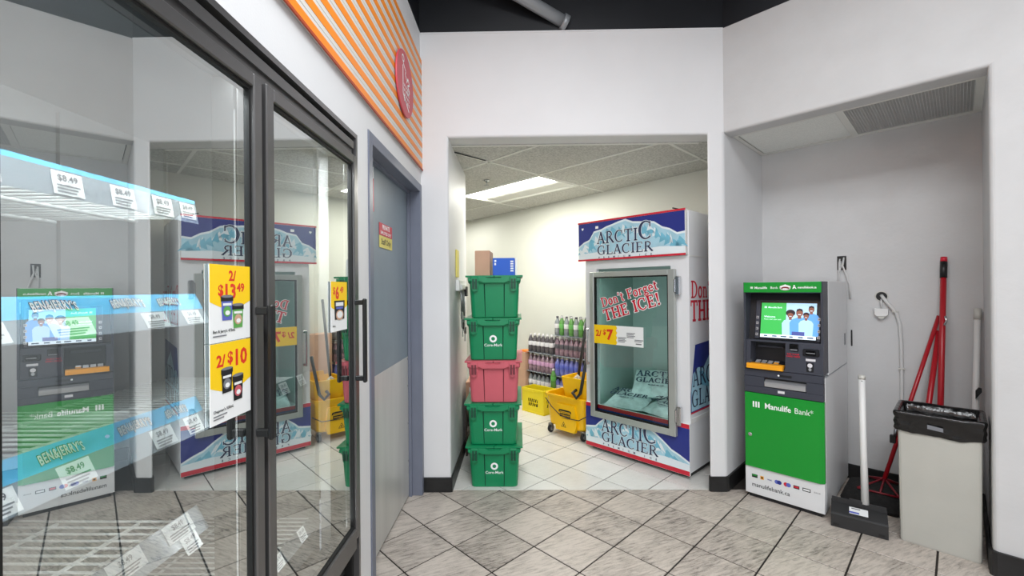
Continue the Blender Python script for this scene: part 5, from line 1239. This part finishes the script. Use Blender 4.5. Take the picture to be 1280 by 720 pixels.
for r in range(4):
    for c in range(4):
        m = MB(); m.X = Matrix.Translation((0.066+0.036*c, 0.018+0.019*r, 0.8785+0.0066*r)) @ Matrix.Rotation(kp_t, 4, 'X'); m.box(-0.014, 0.014, -0.007, 0.007, 0.0, 0.006, ch=0.0015)
        m.build('key', 'amber' if (c == 3 and r == 2) else 'silver', cs)
m = MB(); m.prism([(-0.012, 0.860), (-0.036, 0.862), (-0.036, 0.886), (-0.030, 0.893), (0.02, 0.8935), (0.02, 0.888), (-0.008, 0.868)], 'x', 0.024, 0.232); m.build('amber_ledge', 'amber', cs)
m = MB(); m.box(0.264, 0.311, -0.010, 0.01, 0.991, 1.035, 0, ch=0.003); m.rect(0.268, 0.307, 0.9955, 1.003, -0.0104, 1); m.build('contactless_reader', ['black_gloss', 'print_grey'], cs)
m = MB(); m.text('TAP YOUR', 0.014, 0.283, 0.967, -0.0085, 0, 'CENTER', bold=0.02); m.text('CARD HERE', 0.014, 0.283, 0.953, -0.0095, 0, 'CENTER', bold=0.02); m.build('red_lettering', 'signal_red', cs, flat=True)
m = MB(); m.box(0.336, 0.419, -0.018, 0.01, 0.968, 1.011, 0, ch=0.006); m.box(0.352, 0.404, -0.024, -0.018, 0.974, 1.004, 1, ch=0.004); m.box(0.356, 0.400, -0.0246, -0.0238, 0.986, 0.990, 2); m.build('card_reader', ['atm_darker', 'black_gloss', 'silver'], cs)
m = MB(); m.rect(0.350, 0.400, 0.938, 0.952, -0.0098); m.build('label', 'lab_white', cs, flat=True)
m = MB(); m.box(0.354, 0.390, -0.0135, 0.0, 0.872, 0.928, 0, ch=0.002); m.disc(0.372, 0.912, 0.013, 0.013, -0.0142, 1, 16); m.disc(0.372, 0.888, 0.008, 0.010, -0.0142, 2, 12); m.build('headphone_plate', ['atm_darker', 'lab_white', 'silver'], cs)
m = MB(); m.box(AW_, AW_+0.003, 0.05, AD-0.02, 0.8375, 0.8425); m.build('side_seam', 'silver', at)
m = MB(); m.box(AW_, AW_+0.004, 0.66, 0.69, 0.98, 1.06, ch=0.001); m.build('side_latch', 'steel', at)

# ---- grey bin with a black bag
BX, BY = 2.077, 2.413
bn = thing('waste_bin', 'beige grey rectangular waste bin with black bag in the right of the alcove', 'bin', (BX, BY, 0), A45)
bw, bd, bh = 0.310, 0.275, 0.690
def rb(e, z, ins=0.0, r=0.012, n=2): return rrect(0.0-e+ins, bw+e-ins, 0.0-e+ins, bd+e-ins, z, r, n)
m = MB(); m.loft([rb(-0.004, 0.0), rb(-0.002, 0.01), rb(0.004, bh-0.02), rb(0.006, bh), rb(0.0, bh), rb(-0.008, 0.03)], 0, False, True); m.build('bin_body', 'bin', bn)
rnd = random.Random(4); m = MB(); n = 72
def per(k, off):
    P = [(-off, -off), (bw+off, -off), (bw+off, bd+off), (-off, bd+off)]; L = [bw+2*off, bd+2*off]*2; tot = sum(L); d = tot*k/n
    for i in range(4):
        if d <= L[i]:
            a, b = P[i], P[(i+1) % 4]; f = d/L[i]; return (a[0]+(b[0]-a[0])*f, a[1]+(b[1]-a[1])*f)
        d -= L[i]
    return P[0]
jit = [rnd.uniform(-1, 1) for _ in range(n)]; jit2 = [rnd.uniform(-1, 1) for _ in range(n)]
rings = []
lowj = [0.5*math.sin(k*0.23+1)+0.35*math.sin(k*0.61)+0.25*jit[k] for k in range(n)]
prof = [(0.013, 0.604, 0.004, 0.012), (0.017, 0.618, 0.004, 0.008), (0.014, 0.636, 0.004, 0.005), (0.019, 0.655, 0.004, 0.004), (0.015, 0.676, 0.002, 0.003), (0.021, 0.694, 0.0015, 0.003), (0.021, 0.706, 0.001, 0.002), (0.012, 0.713, 0.001, 0.002), (-0.003, 0.709, 0.001, 0.003), (-0.012, 0.66, 0.004, 0.004), (-0.022, 0.56, 0.008, 0.01), (-0.04, 0.45, 0.010, 0.01), (-0.09, 0.40, 0.012, 0.02)]
for j, (off, z, a, b) in enumerate(prof):
    rings.append([(*per(k, off+a*lowj[(k+2*j) % n]), z+b*lowj[(k+5) % n]) for k in range(n)])
m.loft(rings, 0, True, True, cap0=False, cap1=True); m.build('bin_bag', 'liner', bn)
m = MB(); m.add([(0.115, -0.028, 0.640), (0.175, -0.028, 0.634), (0.175, -0.029, 0.654), (0.115, -0.029, 0.662)], [(0, 1, 2, 3)]); m.build('bag_print', 'print_grey', bn, flat=True)

# ---- charcoal lobby dustpan with a white pole, in front
dp = thing('lobby_dustpan', 'charcoal lobby dustpan with white pole on the floor between cash machine and bin', 'dustpan', (1.806, 2.556, 0), R(-37))
w = 0.255
m = MB()
m.prism([(0.0, 0.002), (0.0, 0.072), (0.010, 0.080), (0.10, 0.108), (0.10, 0.118), (0.112, 0.118), (0.135, 0.09), (0.185, 0.03), (0.185, 0.002)], 'x', 0.0, w)
m.build('pan_body', 'pan', dp)
m = MB(); m.prism([(0.098, 0.108), (0.098, 0.134), (0.113, 0.134), (0.113, 0.108)], 'x', 0.003, w-0.003); m.prism([(0.092, 0.124), (0.092, 0.140), (0.118, 0.140), (0.118, 0.124)], 'x', 0.085, 0.17); m.build('pan_ridge', 'pan', dp)
for x in (0.012, 0.212):
    m = MB(); m.box(x, x+0.026, -0.002, 0.003, 0.012, 0.024); m.build('foot_notch', 'black', dp)
m = MB(); a = math.atan2(0.028, 0.09); m.X = Matrix.Translation((0.085, 0.030, 0.0870)) @ Matrix.Rotation(a, 4, 'X'); m.box(0, 0.085, 0, 0.055, 0, 0.0012, 0); m.box(0.0, 0.045, 0.004, 0.018, 0.0012, 0.0016, 1); m.box(0.01, 0.05, 0.040, 0.048, 0.0012, 0.0016, 2)
m.build('sticker', ['paper', 'lab_blue', 'print_grey'], dp)
m = MB(); m.tube([(0.158, 0.105, 0.130), (0.153, 0.148, 0.50), (0.150, 0.190, 0.845)], [0.0185, 0.0165, 0.0165], 14); pl = m.build('pole', 'white_plastic', dp)
m = MB(); m.lathe([(0.018, 0.0), (0.018, 0.02), (0.012, 0.024)], 12, 0.150, 0.190, 0.838); m.build('pole_cap', 'offwhite', pl)
m = MB(); m.lathe([(0.0045, 0.0), (0.0045, 0.003)], 8, 0.150, 0.174, 0.828); m.build('pole_hole', 'black', pl)

# ---- red-handled dust mop behind it
def A(c, t, z): x, y = pt(c, t); return Vector((x, y, z))
dm = thing('dust_mop', 'black dust mop with red wire frame and thin red handle behind the dustpan', 'mop', alc(c=3.56, t=-0.34), R(-45))
m = MB(); m.loft([rrect(-0.20, 0.10, -0.10, 0.19, 0.0, 0.05), rrect(-0.21, 0.11, -0.11, 0.20, 0.03, 0.05), rrect(-0.19, 0.09, -0.09, 0.19, 0.085, 0.05), rrect(-0.13, 0.06, -0.05, 0.15, 0.115, 0.05)], 0, True, True); m.build('mop_head', 'mop_black', dm)
m = MB(); z = 0.118
for a, b in (((-0.12, -0.07, 0.112), (0.08, -0.06, 0.112)), ((0.08, -0.06, 0.112), (0.0, 0.05, 0.17)), ((-0.12, -0.07, 0.112), (0.0, 0.05, 0.17)), ((-0.10, 0.14, 0.125), (0.07, 0.14, 0.125)), ((0.07, 0.14, 0.125), (0.0, 0.05, 0.17)), ((-0.10, 0.14, 0.125), (0.0, 0.05, 0.17)), ((0.0, 0.05, 0.17), (-0.01, -0.062, 0.115))): m.tube([a, b], 0.006, 6)
m.build('wire_frame', 'dark_red', dm)
inv = (Matrix.Translation(alc(c=3.56, t=-0.34)) @ Matrix.Rotation(A45, 4, 'Z')).inverted()
loc_ = lambda c, t, z: inv @ A(c, t, z)
h0 = Vector((0.0, 0.05, 0.165)); h1 = loc_(3.915, -0.092, 1.195)
m = MB(); m.tube([h0, h0.lerp(h1, 0.5), h1], 0.0115, 10); m.build('handle', 'red_metal', dm)
hm = h0.lerp(h1, 0.235)
m = MB(); m.box(hm.x-0.036, hm.x-0.006, hm.y-0.018, hm.y+0.018, hm.z-0.02, hm.z+0.03, ch=0.003); m.build('clip', 'black', dm)
m = MB(); m.tube([(hm.x-0.010, hm.y-0.015, hm.z+0.03), (hm.x-0.004, hm.y-0.015, hm.z+0.075)], [0.008, 0.010], 8); m.build('clip_tip', 'steel', dm)

# ---- two red-handled brooms leaning behind the bin
def broom(label, top, foot, r, grip, shade):
    o = thing('broom', label, 'broom', tuple(foot), A45)
    iv_ = (Matrix.Translation(foot) @ Matrix.Rotation(A45, 4, 'Z')).inverted(); t_ = iv_ @ top; d = t_.normalized()
    s = d*0.13
    m = MB(); m.tube([s, s.lerp(t_, 0.5), t_], r, 12); m.build('handle', 'red_metal', o)
    if grip:
        L = (t_-s).length
        m = MB(); m.tube([t_-d*0.135, t_-d*0.03], r+0.0025, 12); m.build('grip', 'black', o)
        m = MB(); m.tube([t_-d*0.03, t_+d*0.0], [r+0.002, r+0.001], 12); m.build('end_cap', 'signal_red', o)
        q = t_-d*0.40; m = MB(); m.tube([q+Vector((0.012, -0.016, 0.02)), q+Vector((0.018, -0.02, -0.01)), q+Vector((0.006, -0.018, -0.04))], 0.006, 8); m.build('clip', 'chrome', o)
    m = MB(); m.box(-0.09, 0.09, -0.022, 0.022, 0.09, 0.14, ch=0.006); m.build('broom_head', 'red_metal', o)
    m = MB(); m.loft([rrect(-0.10, 0.10, -0.028, 0.028, 0.0, 0.02, 3), rrect(-0.088, 0.088, -0.020, 0.020, 0.09, 0.018, 3)], 0, False); m.build('bristles', 'bristle', o)
    return o
broom('broom with thick red handle and black grip leaning behind the bin', A(3.925, -0.067, 1.572), A(3.62, -0.098, 0.0), 0.0150, True, 0)
broom('broom with plain red handle ending halfway up, behind the bin', A(3.905, -0.128, 1.05), A(3.72, -0.30, 0.0), 0.0135, False, 0) if False else None
sb = thing('red_pole', 'plain red pole standing left of the gripped broom handle behind the bin', 'pole', tuple(A(3.585, -0.205, 0.0)))
m = MB(); a_ = A(3.585, -0.205, 0.0); b_ = A(3.895, -0.092, 1.10); m.tube([Vector((0, 0, 0)), (b_-a_)*0.5, b_-a_], 0.0150, 12); m.build('tube', 'red_metal', sb)
m = MB(); m.tube([Vector((0, 0, 0.0)), (b_-a_)*0.03], 0.018, 12); m.build('foot_cap', 'black', sb)

# ---- white pole with a black angled blade at the right of the alcove
wp = thing('white_pole', 'white pole with black angled clip leaning in the right corner behind the bin', 'pole', tuple(A(3.70, 0.045, 0.0)), A45)
iv_ = (Matrix.Translation(A(3.70, 0.045, 0.0)) @ Matrix.Rotation(A45, 4, 'Z')).inverted(); t_ = iv_ @ A(3.915, 0.078, 1.235)
m = MB(); m.tube([(0, 0, 0), t_*0.5, t_], 0.0150, 12); m.build('pole', 'white_plastic', wp)
m = MB(); m.tube([t_*0.955, t_*1.01], 0.0175, 12); m.build('collar', 'offwhite', wp)
q = t_*0.60
m = MB(); m.prism([(0.004, -0.03), (0.030, 0.015), (0.030, 0.035), (0.018, 0.040), (0.004, 0.020)], 'y', q.y-0.045, q.y-0.02); m.X = Matrix.Identity(4)
m.v = [(p[0]+q.x-0.006, p[1], p[2]+q.z) for p in m.v]; m.build('black_clip', 'black', wp)

# ---- openings and cables on the alcove's back wall (local x along the wall, y into it)
BW = alc(c=3.9495)
def onwall(name, label, cat): return thing(name, label, cat, BW, A45)
o = onwall('cable_box', 'open black cable box with grey wires on the wall above the cash machine', 'junction box')
m = MB(); m.box(-0.625, -0.571, -0.004, 0.0, 1.510, 1.612, 0, ch=0.001); m.build('black_plate', 'black', o)
m = MB(); m.tube([(-0.608, -0.006, 1.590), (-0.610, -0.022, 1.56), (-0.612, -0.016, 1.48), (-0.612, -0.012, 1.30)], 0.0050, 8); m.tube([(-0.604, -0.006, 1.575), (-0.600, -0.024, 1.53), (-0.612, -0.016, 1.48)], 0.004, 8); m.build('wire', 'cable', o)
m = MB(); m.tube([(-0.585, -0.006, 1.600), (-0.590, -0.026, 1.54), (-0.572, -0.018, 1.48), (-0.552, -0.012, 1.40), (-0.548, -0.012, 1.30)], 0.0055, 8); m.build('wire', 'cable', o)
o = onwall('cable_hole', 'round black cable hole with white cord and plug on the alcove wall', 'cable')
m = MB(); m.disc(-0.377, 1.318, 0.034, 0.034, -0.0008, 0, 24); m.build('dark_hole', 'black', o, flat=True)
m = MB(); m.X = Matrix.Translation((-0.377, -0.0005, 1.318)) @ Matrix.Rotation(PI/2, 4, 'X'); rg = [(0.034*math.cos(2*PI*j/20), 0.034*math.sin(2*PI*j/20), 0) for j in range(21)]; m.tube(rg, 0.004, 6, 0, False); m.build('ragged_rim', 'offwhite', o)
m = MB(); m.tube([(-0.377, -0.004, 1.325), (-0.367, -0.022, 1.310), (-0.335, -0.020, 1.26), (-0.300, -0.014, 1.205), (-0.283, -0.012, 1.13), (-0.277, -0.012, 1.00), (-0.275, -0.012, 0.80), (-0.277, -0.012, 0.55), (-0.280, -0.012, 0.11)], 0.0105, 10); cc = m.build('white_cord', 'cable', o)
for z, x in ((1.215, -0.305), (0.83, -0.275)):
    m = MB(); m.box(x-0.016, x+0.016, -0.026, -0.001, z-0.005, z+0.005, ch=0.001); m.build('cable_clip', 'offwhite', cc)
m = MB(); m.tube([(-0.377, -0.006, 1.30), (-0.378, -0.018, 1.275), (-0.376, -0.020, 1.243)], 0.006, 8); m.build('plug_cord', 'cable', o)
m = MB(); m.prism([(-0.411, 1.235), (-0.340, 1.235), (-0.340, 1.195), (-0.352, 1.183), (-0.400, 1.183), (-0.411, 1.195)], 'y', -0.042, -0.002); pg = m.build('plug_adapter', 'white_plastic', o)
m = MB(); m.prism([(-0.398, 1.182), (-0.354, 1.182), (-0.366, 1.165), (-0.386, 1.165)], 'y', -0.038, -0.006); m.build('plug_end', 'offwhite', pg)
o = tag(MB().box(-0.548, -0.540, -0.008, 0.0, 0.96, 1.075, ch=0.002).build('wall_slot', 'black', loc=BW, rz=A45), 'thin black slot on the alcove wall right of the cash machine', 'slot')
